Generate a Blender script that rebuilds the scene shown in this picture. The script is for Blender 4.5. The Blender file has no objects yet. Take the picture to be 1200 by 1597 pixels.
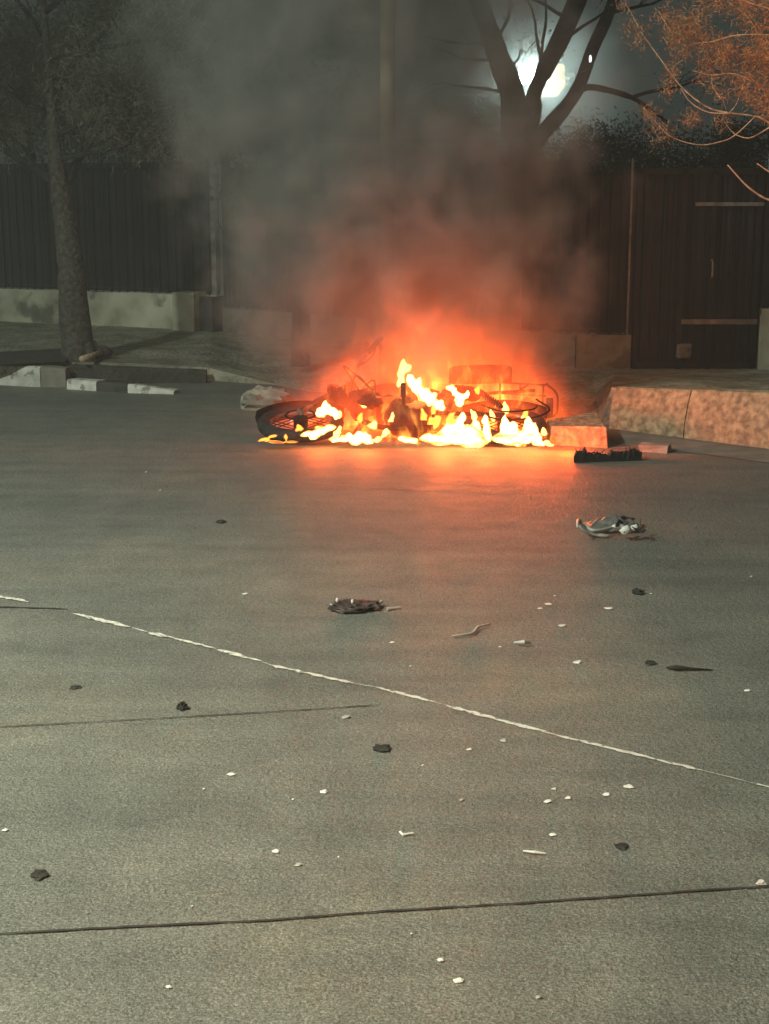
import bpy, bmesh, math, random
from mathutils import Vector, Matrix, noise as mn
C = bpy.data.collections.new('night_road'); bpy.context.scene.collection.children.link(C)
S = bpy.context.scene
R = math.radians
# ------------------------------------------------------------------ camera
H = 1.6; F = 2306.0; PW, PH = 1200.0, 1597.0
PITCH = math.atan((PH/2-311)/F)
cam = bpy.data.cameras.new('camera'); cam.sensor_fit = 'VERTICAL'; cam.sensor_height = 36
cam.lens = 36*F/PH; cam.clip_start = .05; cam.clip_end = 800
co = bpy.data.objects.new('camera', cam); C.objects.link(co)
co.location = (0, 0, H); co.rotation_euler = (R(90)-PITCH, 0, 0); S.camera = co
# ------------------------------------------------------------------ world, lamps, exposure
W = bpy.data.worlds.new('World'); S.world = W; W.use_nodes = True
wn = W.node_tree.nodes; wl = W.node_tree.links
bg = wn['Background']; bg.inputs['Color'].default_value = (.55, .76, .80, 1); bg.inputs['Strength'].default_value = .010
S.view_settings.view_transform = 'Standard'; S.view_settings.look = 'None'
S.view_settings.exposure = 1.0; S.view_settings.gamma = 1
S.cycles.use_denoising = True
S.cycles.max_bounces = 6; S.cycles.volume_bounces = 1; S.cycles.transparent_max_bounces = 24
S.cycles.diffuse_bounces = 2; S.cycles.glossy_bounces = 2
S.cycles.volume_step_rate = 1.0; S.cycles.volume_max_steps = 256
S.cycles.sample_clamp_indirect = 4
def lamp(name, kind, loc, power, col, size=.15, target=None, spot=None, blend=.6):
    l = bpy.data.lights.new(name, kind); l.energy = power; l.color = col
    if kind == 'SUN': l.angle = size
    else: l.shadow_soft_size = size
    o = bpy.data.objects.new(name, l); C.objects.link(o); o.location = loc
    if target is not None:
        o.rotation_euler = (Vector(target)-Vector(loc)).to_track_quat('-Z', 'Y').to_euler()
    if spot: l.spot_size = R(spot); l.spot_blend = blend
    return o
# low far street light from the left, the road's main light
lamp('street_light_sun', 'SUN', (-20, 1.5, 8.0), .28, (.90, 1, .84), R(1.2), target=(0, 6.5, 0))
# street lamp over the near lane, sodium lamp over the right kerb
lamp('near_street_lamp', 'SPOT', (-5.2, 3.2, 5.6), 1350, (.89, 1, .90), .12, target=(-1.0, 6.8, 0), spot=140, blend=1)
lamp('warm_street_lamp', 'SPOT', (-3.2, -1.0, 6.5), 1500, (1, .84, .56), .15, target=(-1.6, 3.1, 0), spot=50, blend=1)
lamp('sodium_street_lamp', 'SPOT', (3.9, 5.6, 4.0), 400, (1, .37, .11), .12, target=(2.6, 9.1, 2.35), spot=36, blend=1)

# ------------------------------------------------------------------ helpers
def ray(px, py):
    a = (px-PW/2)/F; b = (PH/2-py)/F
    c, s = math.cos(PITCH), math.sin(PITCH)
    return Vector((a, c+b*s, -s+b*c))
def P(px, py, z=0.0):
    d = ray(px, py); t = (z-H)/d.z; return Vector((d.x*t, d.y*t, z))
def PY(px, py, Y):
    d = ray(px, py); t = Y/d.y; return Vector((d.x*t, Y, H+d.z*t))
class MB:
    def __init__(s): s.v = []; s.f = []
    def add(s, vs, fs):
        n = len(s.v); s.v += [tuple(v) for v in vs]; s.f += [tuple(i+n for i in f) for f in fs]; return s
    def box(s, c, d, rot=None, jit=0, rnd=None):
        vs = []
        for x in (-1, 1):
            for y in (-1, 1):
                for z in (-1, 1):
                    v = Vector((x*d[0]/2, y*d[1]/2, z*d[2]/2))
                    if jit: v += Vector([(rnd or random).uniform(-jit, jit) for _ in range(3)])
                    if rot is not None: v = rot @ v
                    vs.append(v+Vector(c))
        return s.add(vs, [(0,1,3,2),(4,6,7,5),(0,4,5,1),(2,3,7,6),(0,2,6,4),(1,5,7,3)])
    def tube(s, pts, rad, n=8, closed=False):
        pts = [Vector(p) for p in pts]
        if not hasattr(rad, '__len__'): rad = [rad]*len(pts)
        vs = []; prev = None; m = len(pts)
        for i, p in enumerate(pts):
            if closed: t = pts[(i+1) % m]-pts[i-1]
            else: t = pts[min(i+1, m-1)]-pts[max(i-1, 0)]
            if t.length < 1e-9: t = Vector((0, 0, 1))
            t.normalize()
            if prev is None:
                a = Vector((0, 0, 1)) if abs(t.z) < .9 else Vector((1, 0, 0)); u = t.cross(a).normalized()
            else:
                u = (prev-t*prev.dot(t)).normalized()
            prev = u; w = t.cross(u)
            for k in range(n):
                q = 2*math.pi*k/n; vs.append(p+(u*math.cos(q)+w*math.sin(q))*rad[i])
        fs = []
        for i in range(m if closed else m-1):
            j = (i+1) % m
            for k in range(n):
                l = (k+1) % n; fs.append((i*n+k, i*n+l, j*n+l, j*n+k))
        if not closed: fs += [tuple(range(n))[::-1], tuple((m-1)*n+k for k in range(n))]
        return s.add(vs, fs)
    def ell(s, c, r, n=12, m=8, jit=0, seed=0, rot=None, freq=3.0):
        vs = []; c = Vector(c)
        def pt(th, ph):
            v = Vector((math.sin(th)*math.cos(ph), math.sin(th)*math.sin(ph), math.cos(th)))
            k = 1+jit*mn.noise(v*freq+Vector((seed*7.3, seed*1.7, 0)))
            v = Vector((v.x*r[0], v.y*r[1], v.z*r[2]))*k
            if rot is not None: v = rot @ v
            return v+c
        vs.append(pt(0, 0))
        for i in range(1, m):
            for j in range(n): vs.append(pt(math.pi*i/m, 2*math.pi*j/n))
        vs.append(pt(math.pi, 0)); fs = []
        for j in range(n): fs.append((0, 1+j, 1+(j+1) % n))
        for i in range(m-2):
            for j in range(n):
                a = 1+i*n+j; b = 1+i*n+(j+1) % n; fs.append((a, a+n, b+n, b))
        L = len(vs)-1; o = 1+(m-2)*n
        for j in range(n): fs.append((L, o+(j+1) % n, o+j))
        return s.add(vs, fs)
    def torus(s, c, Rr, r, n=40, m=10, sy=1.0, axis='y'):
        pts = []
        for i in range(n):
            q = 2*math.pi*i/n
            for k in range(m):
                w = 2*math.pi*k/m; rr = Rr+r*math.cos(w)
                pts.append((c[0]+rr*math.cos(q), c[1]+r*sy*math.sin(w), c[2]+rr*math.sin(q)))
        fs = [(i*m+k, i*m+(k+1) % m, ((i+1) % n)*m+(k+1) % m, ((i+1) % n)*m+k) for i in range(n) for k in range(m)]
        return s.add(pts, fs)
    def build(s, name, mat, parent=None, smooth=False, bevel=0):
        me = bpy.data.meshes.new(name); me.from_pydata(s.v, [], s.f); me.validate(); me.update()
        bm = bmesh.new(); bm.from_mesh(me); bmesh.ops.recalc_face_normals(bm, faces=bm.faces)
        if bevel: bmesh.ops.bevel(bm, geom=bm.edges[:], offset=bevel, segments=2, affect='EDGES', profile=.6)
        bm.to_mesh(me); bm.free()
        if smooth: me.polygons.foreach_set('use_smooth', [True]*len(me.polygons))
        if mat: me.materials.append(mat)
        o = bpy.data.objects.new(name, me); C.objects.link(o)
        if parent: o.parent = parent
        return o
def tag(o, label=None, cat=None, group=None, kind=None):
    if label: o['label'] = label
    if cat: o['category'] = cat
    if group: o['group'] = group
    if kind: o['kind'] = kind
    return o
def empty(name, loc=(0, 0, 0), label=None, cat=None, group=None):
    o = bpy.data.objects.new(name, None); C.objects.link(o); o.location = loc; o.empty_display_size = .1
    return tag(o, label, cat, group)
def catmull(pts, k=6):
    pts = [Vector(p) for p in pts]; out = []
    q = [pts[0]*2-pts[1]]+pts+[pts[-1]*2-pts[-2]]
    for i in range(1, len(q)-2):
        for j in range(k):
            t = j/k; a, b, c, d = q[i-1], q[i], q[i+1], q[i+2]
            out.append(.5*((2*b)+(c-a)*t+(2*a-5*b+4*c-d)*t*t+(3*b-a-3*c+d)*t**3))
    return out+[pts[-1]]
# ------------------------------------------------------------------ materials
def mat(name, cols, scale=8, rough=.85, bump=.3, bscale=60, metal=0, detail=6, spec=.3, second=None, bdist=.01):
    m = bpy.data.materials.new(name); m.use_nodes = True; nt = m.node_tree; N = nt.nodes; L = nt.links
    b = N['Principled BSDF']; b.inputs['Metallic'].default_value = metal
    b.inputs['Specular IOR Level'].default_value = spec
    tc = N.new('ShaderNodeTexCoord')
    n1 = N.new('ShaderNodeTexNoise'); n1.inputs['Scale'].default_value = scale; n1.inputs['Detail'].default_value = detail
    L.new(tc.outputs['Object'], n1.inputs['Vector'])
    cr = N.new('ShaderNodeValToRGB'); L.new(n1.outputs['Fac'], cr.inputs[0])
    e = cr.color_ramp.elements
    e[0].position = .32; e[0].color = (*cols[0], 1); e[1].position = .68; e[1].color = (*cols[-1], 1)
    if len(cols) == 3: x = e.new(.5); x.color = (*cols[1], 1)
    out = cr.outputs[0]
    if second:   # (scale, colour, threshold, softness, amount)
        n3 = N.new('ShaderNodeTexNoise'); n3.inputs['Scale'].default_value = second[0]; n3.inputs['Detail'].default_value = 4
        L.new(tc.outputs['Object'], n3.inputs['Vector'])
        mr = N.new('ShaderNodeMapRange'); mr.inputs['From Min'].default_value = second[2]; mr.inputs['From Max'].default_value = second[2]+second[3]
        mr.inputs['To Max'].default_value = second[4]; L.new(n3.outputs['Fac'], mr.inputs['Value'])
        mx = N.new('ShaderNodeMix'); mx.data_type = 'RGBA'; L.new(mr.outputs[0], mx.inputs[0]); L.new(out, mx.inputs[6])
        mx.inputs[7].default_value = (*second[1], 1); out = mx.outputs[2]
    L.new(out, b.inputs['Base Color'])
    rr = N.new('ShaderNodeMapRange'); rr.inputs['To Min'].default_value = max(rough-.12, .05); rr.inputs['To Max'].default_value = min(rough+.12, 1)
    L.new(n1.outputs['Fac'], rr.inputs['Value']); L.new(rr.outputs[0], b.inputs['Roughness'])
    if bump:
        n2 = N.new('ShaderNodeTexNoise'); n2.inputs['Scale'].default_value = bscale; n2.inputs['Detail'].default_value = 5
        L.new(tc.outputs['Object'], n2.inputs['Vector'])
        bp = N.new('ShaderNodeBump'); bp.inputs['Strength'].default_value = bump; bp.inputs['Distance'].default_value = bdist
        L.new(n2.outputs['Fac'], bp.inputs['Height']); L.new(bp.outputs[0], b.inputs['Normal'])
    return m
def asphalt():
    m = bpy.data.materials.new('asphalt'); m.use_nodes = True; nt = m.node_tree; N = nt.nodes; L = nt.links
    b = N['Principled BSDF']; b.inputs['Specular IOR Level'].default_value = .45
    tc = N.new('ShaderNodeTexCoord')
    def noi(s, d=4, r=.6):
        n = N.new('ShaderNodeTexNoise'); n.inputs['Scale'].default_value = s; n.inputs['Detail'].default_value = d; n.inputs['Roughness'].default_value = r
        L.new(tc.outputs['Object'], n.inputs['Vector']); return n.outputs['Fac']
    def ramp(i, p):
        r = N.new('ShaderNodeValToRGB'); e = r.color_ramp.elements; e[0].position, c0 = p[0]; e[0].color = (*c0, 1)
        e[1].position, c1 = p[-1]; e[1].color = (*c1, 1)
        for q in p[1:-1]: x = e.new(q[0]); x.color = (*q[1], 1)
        L.new(i, r.inputs[0]); return r.outputs[0]
    def mul(a, c, f=1.0, mode='MULTIPLY'):
        x = N.new('ShaderNodeMix'); x.data_type = 'RGBA'; x.blend_type = mode; x.inputs[0].default_value = f
        L.new(a, x.inputs[6]); L.new(c, x.inputs[7]); return x.outputs[2]
    base = ramp(noi(.6, 6, .62), [(.34, (.125, .134, .120)), (.5, (.158, .162, .143)), (.56, (.17, .168, .143)), (.68, (.225, .205, .16))])
    mid = ramp(noi(5, 6, .7), [(.3, (.82, .83, .82)), (.7, (1.18, 1.17, 1.14))])
    agg = ramp(noi(150, 4, .8), [(.36, (.40, .40, .40)), (.5, (.95, .95, .94)), (.63, (1.8, 1.78, 1.7))])
    agg2 = ramp(noi(55, 2, .7), [(.32, (.78, .78, .78)), (.68, (1.22, 1.22, 1.2))])
    # long worn streaks along the road
    mp = N.new('ShaderNodeMapping'); mp.inputs['Rotation'].default_value = (0, 0, R(37)); mp.inputs['Scale'].default_value = (.35, 5, 1)
    L.new(tc.outputs['Object'], mp.inputs[0]); ns = N.new('ShaderNodeTexNoise'); ns.inputs['Scale'].default_value = 1.2; ns.inputs['Detail'].default_value = 6
    L.new(mp.outputs[0], ns.inputs['Vector'])
    st = ramp(ns.outputs['Fac'], [(.3, (.86, .87, .88)), (.7, (1.13, 1.12, 1.10))])
    c = mul(mul(mul(mul(base, mid), agg), agg2), st)
    L.new(c, b.inputs['Base Color'])
    rr = N.new('ShaderNodeMapRange'); rr.inputs['To Min'].default_value = .42; rr.inputs['To Max'].default_value = .78
    L.new(noi(7, 4), rr.inputs['Value']); L.new(rr.outputs[0], b.inputs['Roughness'])
    h = N.new('ShaderNodeMath'); h.operation = 'ADD'; L.new(noi(90, 4, .7), h.inputs[0]); L.new(noi(35, 3), h.inputs[1])
    bp = N.new('ShaderNodeBump'); bp.inputs['Strength'].default_value = .6; bp.inputs['Distance'].default_value = .012
    L.new(h.outputs[0], bp.inputs['Height']); L.new(bp.outputs[0], b.inputs['Normal'])
    return m
def emit(name, col, st):
    m = bpy.data.materials.new(name); m.use_nodes = True; N = m.node_tree.nodes; L = m.node_tree.links
    N.remove(N['Principled BSDF']); e = N.new('ShaderNodeEmission'); e.inputs[0].default_value = (*col, 1); e.inputs[1].default_value = st
    L.new(e.outputs[0], N['Material Output'].inputs[0]); return m
def flame_mat(name, core, edge, st):
    m = bpy.data.materials.new(name); m.use_nodes = True; N = m.node_tree.nodes; L = m.node_tree.links
    N.remove(N['Principled BSDF'])
    lw = N.new('ShaderNodeLayerWeight'); lw.inputs[0].default_value = .5
    tc = N.new('ShaderNodeTexCoord'); nz = N.new('ShaderNodeTexNoise'); nz.inputs['Scale'].default_value = 22; nz.inputs['Detail'].default_value = 4
    L.new(tc.outputs['Object'], nz.inputs['Vector'])
    ad = N.new('ShaderNodeMath'); ad.operation = 'MULTIPLY_ADD'; ad.inputs[1].default_value = .55; L.new(nz.outputs['Fac'], ad.inputs[0]); 
    sb = N.new('ShaderNodeMath'); sb.operation = 'SUBTRACT'; L.new(lw.outputs['Facing'], sb.inputs[0]); sb.inputs[1].default_value = .27; L.new(sb.outputs[0], ad.inputs[2])
    cr = N.new('ShaderNodeValToRGB'); e = cr.color_ramp.elements
    e[0].position = .25; e[0].color = (*core, 1); e[1].position = .72; e[1].color = (*edge, 1)
    x = e.new(.48); x.color = (1, (core[1]+edge[1])*.45, (core[2]+edge[2])*.2, 1)
    L.new(ad.outputs[0], cr.inputs[0])
    em = N.new('ShaderNodeEmission'); em.inputs[1].default_value = st; L.new(cr.outputs[0], em.inputs[0])
    tr = N.new('ShaderNodeBsdfTransparent'); mx = N.new('ShaderNodeMixShader')
    mr = N.new('ShaderNodeMapRange'); mr.inputs['From Min'].default_value = .08; mr.inputs['From Max'].default_value = .78
    pw = N.new('ShaderNodeMath'); pw.operation = 'POWER'; pw.inputs[1].default_value = .6
    L.new(ad.outputs[0], mr.inputs['Value']); L.new(mr.outputs[0], pw.inputs[0]); L.new(pw.outputs[0], mx.inputs[0])
    L.new(em.outputs[0], mx.inputs[1]); L.new(tr.outputs[0], mx.inputs[2]); L.new(mx.outputs[0], N['Material Output'].inputs[0])
    return m
M = {
 'asphalt': asphalt(),
 'verge': mat('verge_soil', [(.17, .165, .115), (.27, .26, .19), (.35, .335, .25)], 3.5, .95, .8, 28, second=(18, (.10, .11, .06), .52, .1, .6), bdist=.03),
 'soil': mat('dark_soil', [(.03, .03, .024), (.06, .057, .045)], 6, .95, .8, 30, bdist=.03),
 'concrete': mat('concrete', [(.20, .19, .15), (.30, .285, .225), (.36, .34, .27)], 5, .9, .5, 45, second=(2.2, (.09, .088, .07), .54, .12, .7)),
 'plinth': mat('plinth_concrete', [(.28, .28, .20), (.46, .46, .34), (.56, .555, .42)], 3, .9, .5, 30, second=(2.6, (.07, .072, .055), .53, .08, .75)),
 'dimplinth': mat('dim_plinth', [(.10, .10, .075), (.17, .17, .125), (.24, .24, .175)], 4, .9, .5, 30, second=(4, (.05, .05, .04), .53, .08, .7)),  # darker copy of the plinth concrete, dimness put into the colour
 'kerbpaint': mat('white_kerb_paint', [(.46, .46, .39), (.68, .67, .58)], 9, .8, .4, 50, second=(14, (.18, .17, .13), .56, .06, .8)),
 'kerbdark_shade': mat('dark_kerb_paint_and_shade', [(.025, .025, .024), (.06, .058, .052)], 9, .8, .4, 50),  # black kerb paint, also the shade coloured onto the pillar's side
 'kerbgrey': mat('worn_kerb', [(.17, .165, .13), (.26, .25, .20)], 7, .9, .5, 40),
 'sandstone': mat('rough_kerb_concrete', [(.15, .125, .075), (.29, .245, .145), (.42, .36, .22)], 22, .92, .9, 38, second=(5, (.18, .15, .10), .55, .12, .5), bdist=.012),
 'fence': mat('fence_metal', [(.012, .014, .019), (.022, .025, .031)], 4, .6, .15, 40, metal=.3),
 'fencebrown': mat('brown_fence_metal', [(.009, .0075, .0075), (.018, .015, .0145)], 4, .65, .15, 40, metal=.2),
 'rail': mat('pale_rail_metal', [(.10, .105, .10), (.22, .22, .20)], 14, .6, .2, 40, metal=.2),
 'bark': mat('tree_bark', [(.03, .029, .022), (.06, .057, .044), (.095, .09, .068)], 26, .95, 1.0, 22, bdist=.04),
 'darkbark': mat('dark_tree_bark', [(.012, .012, .011), (.03, .029, .026)], 9, .95, 1.0, 22, bdist=.03),
 'needles': mat('dull_needles', [(.06, .06, .04), (.14, .135, .095)], 12, .9, 0),
 'leaf': mat('dark_leaves', [(.018, .024, .014), (.045, .05, .028)], 6, .9, 0),
 'dry': mat('dry_pine_needles', [(.17, .085, .04), (.46, .25, .12)], 25, .85, 0),
 'twig': mat('pine_twig', [(.26, .19, .12), (.50, .38, .26)], 30, .85, .3, 80),
 'pole': mat('weathered_pole', [(.20, .15, .09), (.34, .27, .17)], 7, .9, .5, 30),
 'paint': mat('worn_road_paint', [(.52, .50, .42), (.78, .76, .66)], 30, .7, .3, 90, second=(45, (.16, .15, .12), .57, .05, .8)),
 'seam': mat('seam_tar', [(.028, .027, .022), (.055, .052, .043)], 20, .8, .3, 70),
 'scrape': mat('scrape_dust', [(.22, .21, .17), (.34, .31, .25)], 30, .8, .2, 70),
 'char': mat('charred_plastic', [(.004, .004, .004), (.014, .013, .012)], 30, .75, 1.0, 60, bdist=.01),
 'burnt': mat('burnt_metal', [(.008, .007, .006), (.03, .022, .018)], 14, .7, .6, 50, metal=.5),
 'rubber': mat('tyre_rubber', [(.012, .013, .012), (.03, .032, .028)], 16, .8, .4, 60),
 'chrome': mat('sooty_chrome', [(.10, .09, .08), (.34, .30, .26)], 18, .45, .2, 60, metal=.8),
 'tank': mat('scorched_tank_paint', [(.02, .008, .007), (.07, .02, .016)], 9, .5, .3, 40),
 'white': mat('white_plastic', [(.62, .61, .55), (.82, .81, .74)], 20, .5, .2, 60),
 'silver': mat('silver_plastic', [(.26, .26, .22), (.55, .54, .47)], 16, .4, .4, 50),
 'lens': mat('grey_plastic', [(.08, .08, .07), (.19, .19, .165)], 20, .35, .3, 60),
 'darkplastic': mat('dark_plastic', [(.03, .024, .023), (.08, .055, .05)], 16, .5, .4, 60),
 'clod': mat('dark_clod', [(.018, .017, .014), (.045, .042, .035)], 20, .95, .8, 60),
 'pinkish': mat('pinkish_stone', [(.52, .45, .40), (.70, .62, .56)], 20, .8, .3, 60),
 'flame': flame_mat('flame_white', (1, .66, .20), (1, .17, .015), 3.2),
 'flameyellow': flame_mat('flame_yellow', (1, .52, .12), (1, .16, .015), 2.6),
 'flameorange': flame_mat('flame_orange', (1, .36, .05), (1, .12, .012), 1.5),
 'ember': emit('ember', (1, .25, .05), 1.2),
 'led': emit('floodlight_led', (.80, .96, 1), 30),
 'warmpatch': emit('warm_patch_glow', (1, .80, .42), .55),  # lit patch beside the floodlight, its light put in as emission
 'lampbulb': emit('small_lamp', (.85, 1, .92), 1.4),
}
rnd = random.Random(7)
# ------------------------------------------------------------------ ground and road
def sheet(name, pts, m, z, kind='structure'):
    mb = MB(); mb.add([(p[0], p[1], z) for p in pts], [tuple(range(len(pts)))]); o = mb.build(name, m); o['kind'] = kind; return o
def strip(mb, pts, w, z, jit=.25, step=.03):
    """an uneven narrow band along pts"""
    pts = [Vector(p) for p in pts]; L = []
    for a, b in zip(pts[:-1], pts[1:]):
        k = max(1, int((b-a).length/step)); L += [a.lerp(b, i/k) for i in range(k)]
    L.append(pts[-1]); vs = []; n = len(L)
    for i, p in enumerate(L):
        t = (L[min(i+1, n-1)]-L[max(i-1, 0)]).normalized(); s_ = Vector((-t.y, t.x, 0))
        e = min(1, (min(i, n-1-i)+.6)/2.5)
        a = w/2*e*(1+rnd.uniform(-jit, jit)); b = w/2*e*(1+rnd.uniform(-jit, jit))
        q = Vector((p.x, p.y, z)); vs += [q+s_*a, q-s_*b]
    mb.add(vs, [(2*i, 2*i+1, 2*i+3, 2*i+2) for i in range(n-1)])
g = MB(); g.add([(-70, -20, 0), (70, -20, 0), (70, 90, 0), (-70, 90, 0)], [(0, 1, 2, 3)])
tag(g.build('road', M['asphalt']), 'grey asphalt road with worn patches', 'road', kind='structure')
mk = MB()
for a, b, w in [((-30, 925), (45, 940), .032), ((115, 958), (203, 979), .036), ((206, 980), (230, 987), .012), ((232, 988), (272, 996), .04), ((270, 996), (337, 1013), .022),
             ((338, 1014), (410, 1033), .030), ((408, 1033), (422, 1038), .010), ((420, 1038), (552, 1067), .024), ((550, 1067), (588, 1073), .010), ((586, 1073), (678, 1096), .022), ((676, 1096), (699, 1102), .008),
             ((697, 1102), (866, 1147), .026), ((864, 1147), (1095, 1203), .020), ((1095, 1203), (1172, 1222), .006), ((1170, 1222), (1230, 1236), .014)]:
    strip(mk, [P(*a), P(*b)], w*.75, .004, .55, .02)
tag(mk.build('road_marking', M['paint']), 'thin broken white line painted along the road', 'road marking', kind='structure')
sm = MB()
strip(sm, [P(-60, 1138), P(150, 1127), P(330, 1117), P(480, 1108), P(600, 1100)], .006, .004, .5)
strip(sm, [P(-80, 1463), P(200, 1447), P(420, 1437), P(600, 1423), P(820, 1410), P(1000, 1397), P(1130, 1388), P(1260, 1381)], .008, .004, .45)
strip(sm, [P(-40, 947), P(60, 949), P(106, 951)], .014, .004, .6)
tag(sm.build('road_seam', M['seam']), 'dark tarred seams crossing the road', 'road seam', kind='structure')
sc = MB()
for pts, w in [([(480, 752), (560, 760), (660, 765)], .012), ([(600, 762), (740, 768), (830, 775)], .012), ([(690, 754), (760, 758), (840, 759)], .014),
             ([(700, 843), (760, 842)], .008), ([(560, 738), (680, 742), (730, 742)], .008), ([(640, 845), (690, 846)], .006), ([(350, 735), (400, 742)], .006)]:
    strip(sc, [P(*p) for p in pts], w, .004, .7, .05)
tag(sc.build('road_scrape', M['scrape']), 'pale scrape marks on the asphalt in front of the fire', 'scrape marks', kind='structure')
# verge: front polyline, back polyline
front = [(P(-900, 572), .17), (P(-200, 584), .17), (P(0, 590), .17), (P(65, 593), .17), (P(200, 594), .16), (P(325, 594), .12), (P(430, 600), .004),
         (P(480, 610), .004), (P(700, 620), .004), (P(880, 640), .004), (P(938, 662), .02), (P(952, 662), .27), (P(1066, 676), .315), (P(1200, 694), .365), (P(1500, 735), .38), (P(2600, 900), .38)]
back = [(P(-1500, 462, .17), .17), (P(-300, 488, .17), .17), (P(0, 500, .17), .17), (P(60, 503, .17), .17), (P(200, 509, .17), .17), (P(330, 515, .17), .17), (P(360, 517, .15), .15),
        (P(480, 530, .12), .12), (P(700, 553, .12), .12), (P(880, 572, .12), .12), (P(920, 575, .12), .12), (P(960, 575, .12), .12), (P(1080, 576, .12), .12), (P(1200, 577, .12), .12), (P(1500, 580, .12), .12), (P(2600, 585, .12), .12)]
vg = MB(); n = 14; rows = []
for i in range(len(front)-1):
    for s_ in range(6 if 1 < i < 14 else 2):
        pass
def poly_at(pl, t):
    i = min(int(t), len(pl)-2); f = t-i
    a, b = pl[i], pl[i+1]
    if i in (10,) : pass
    v = a[0].lerp(b[0], f); return Vector((v.x, v.y, a[1]+(b[1]-a[1])*f))
K = 8; cols_ = (len(front)-1)*K+1
for c in range(cols_):
    a = poly_at(front, c/K); b = poly_at(back, c/K); base = Vector((a.x, a.y-0.0, -.02)); vg.v.append(tuple(base))
    for r in range(n+1):
        f = r/n; p = a.lerp(b, f)
        if 0 < r < n: p.z += .03*mn.noise(Vector((p.x*1.6, p.y*1.6, 3)))+.012*mn.noise(Vector((p.x*6, p.y*6, 1)))
        if r == n: p = p+(p-Vector((0, 0, p.z))).normalized()*0
        vg.v.append(tuple(p))
    e = b+Vector((0, 25, 0)); vg.v.append((e.x, e.y, b.z))
q = n+3
vg.f = [(c*q+r, c*q+r+1, (c+1)*q+r+1, (c+1)*q+r) for c in range(cols_-1) for r in range(q-1)]
tag(vg.build('verge', M['verge'], smooth=False), 'bare earth verge between kerb and fence', 'verge', kind='structure')
# flat dark strip laid on the verge beside the left tree
def zpatch(name, pts, m, z, lab, cat):
    return tag(sheet(name, [P(a, b, z) for a, b in pts], m, z), lab, cat, kind='structure')
zpatch('dark_strip', [(-120, 550), (0, 549), (60, 545), (102, 543), (104, 563), (60, 566), (0, 569), (-120, 572)], M['soil'], .205, 'dark flat strip left of the tree', 'dark_strip')
zpatch('gutter', [(952, 674), (1066, 686), (1220, 706), (1300, 718), (1300, 742), (1200, 722), (1100, 708), (1010, 700), (952, 690)], M['kerbgrey'], .004, 'worn concrete gutter at the right kerb', 'gutter')

# ------------------------------------------------------------------ kerb stones
def kerbstone(a, b, h0, h1, depth, m, lab, slope=0.0, grp=None, seed=0, name='kerb_stone', z0=-.02):
    a, b = Vector(a), Vector(b); t = (b-a); t.z = 0; L = t.length; t.normalize(); nn = Vector((-t.y, t.x, 0))
    if nn.y < 0: nn = -nn
    bm_n = max(2, int(L/.12)); vs = []; fs = []; ring = 6
    for i in range(bm_n+1):
        f = i/bm_n; p = a+t*L*f; h = h0+(h1-h0)*f
        prof = [(0, z0), (slope*.1, .3*h), (slope*.6, h*.72), (slope+.004, h-.012), (slope+.02, h), (slope+depth, h-.004)]
        for k, (d, z) in enumerate(prof):
            w = .006*mn.noise(Vector((f*L*5+seed, k*3.1, seed)))
            vs.append(p+nn*(d+w)+Vector((0, 0, z+(w if z > 0 else 0))))
        vs.append(p+nn*(slope+depth)+Vector((0, 0, z0)))
    q = ring+1
    for i in range(bm_n):
        for k in range(q): fs.append((i*q+k, i*q+(k+1) % q, (i+1)*q+(k+1) % q, (i+1)*q+k))
    fs += [tuple(range(q)), tuple(bm_n*q+k for k in range(q))]
    mb = MB(); mb.add(vs, fs); return tag(mb.build(name, m), lab, 'kerb stone', grp)
def between(a, b, g_=.004):
    a, b = Vector(a), Vector(b); t = (b-a).normalized()*g_; return a+t, b-t
KG = 'kerb stones of the left pavement'
pA, pB = between(P(-170, 592), P(64, 604)); kerbstone(pA, pB, .175, .18, .18, M['kerbpaint'], 'high whitewashed kerb stone at the left edge of the photo', grp=KG, seed=1)
pA, pB = between(P(64, 604), P(104, 604)); kerbstone(pA, pB, .18, .16, .18, M['kerbgrey'], 'grey kerb stone next to the high whitewashed one', grp=KG, seed=2)  # greyer stretch continuing the white block
pA, pB = between(P(104, 607), P(151, 610)); kerbstone(pA, pB, .085, .085, .14, M['kerbpaint'], 'short low white kerb stone just right of the tree foot', grp=KG, seed=3)
pA, pB = between(P(151, 610), P(199, 613)); kerbstone(pA, pB, .082, .08, .14, M['kerbdark_shade'], 'black painted kerb stone between two white ones', grp=KG, seed=4)
pA, pB = between(P(199, 613), P(272, 615)); kerbstone(pA, pB, .075, .03, .14, M['kerbpaint'], 'chipped white kerb stone sinking into the ground, last of the painted row', grp=KG, seed=5)
# edging board of the raised bed
kerbstone(P(106, 598), P(322, 598), .17, .12, .08, M['soil'], 'dark edging of the raised verge behind the painted kerb', seed=6, name='verge_edging')
KR = 'tall rough kerb blocks by the fire'
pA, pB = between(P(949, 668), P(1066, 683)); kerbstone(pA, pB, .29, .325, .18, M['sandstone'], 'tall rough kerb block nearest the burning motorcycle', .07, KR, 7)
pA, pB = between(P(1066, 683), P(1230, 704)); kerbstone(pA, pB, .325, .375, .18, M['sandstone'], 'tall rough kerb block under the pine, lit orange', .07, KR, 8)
pA, pB = between(P(1230, 704), P(1560, 750)); kerbstone(pA, pB, .375, .38, .18, M['sandstone'], 'tall rough kerb block farthest right', .07, KR, 9)
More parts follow.
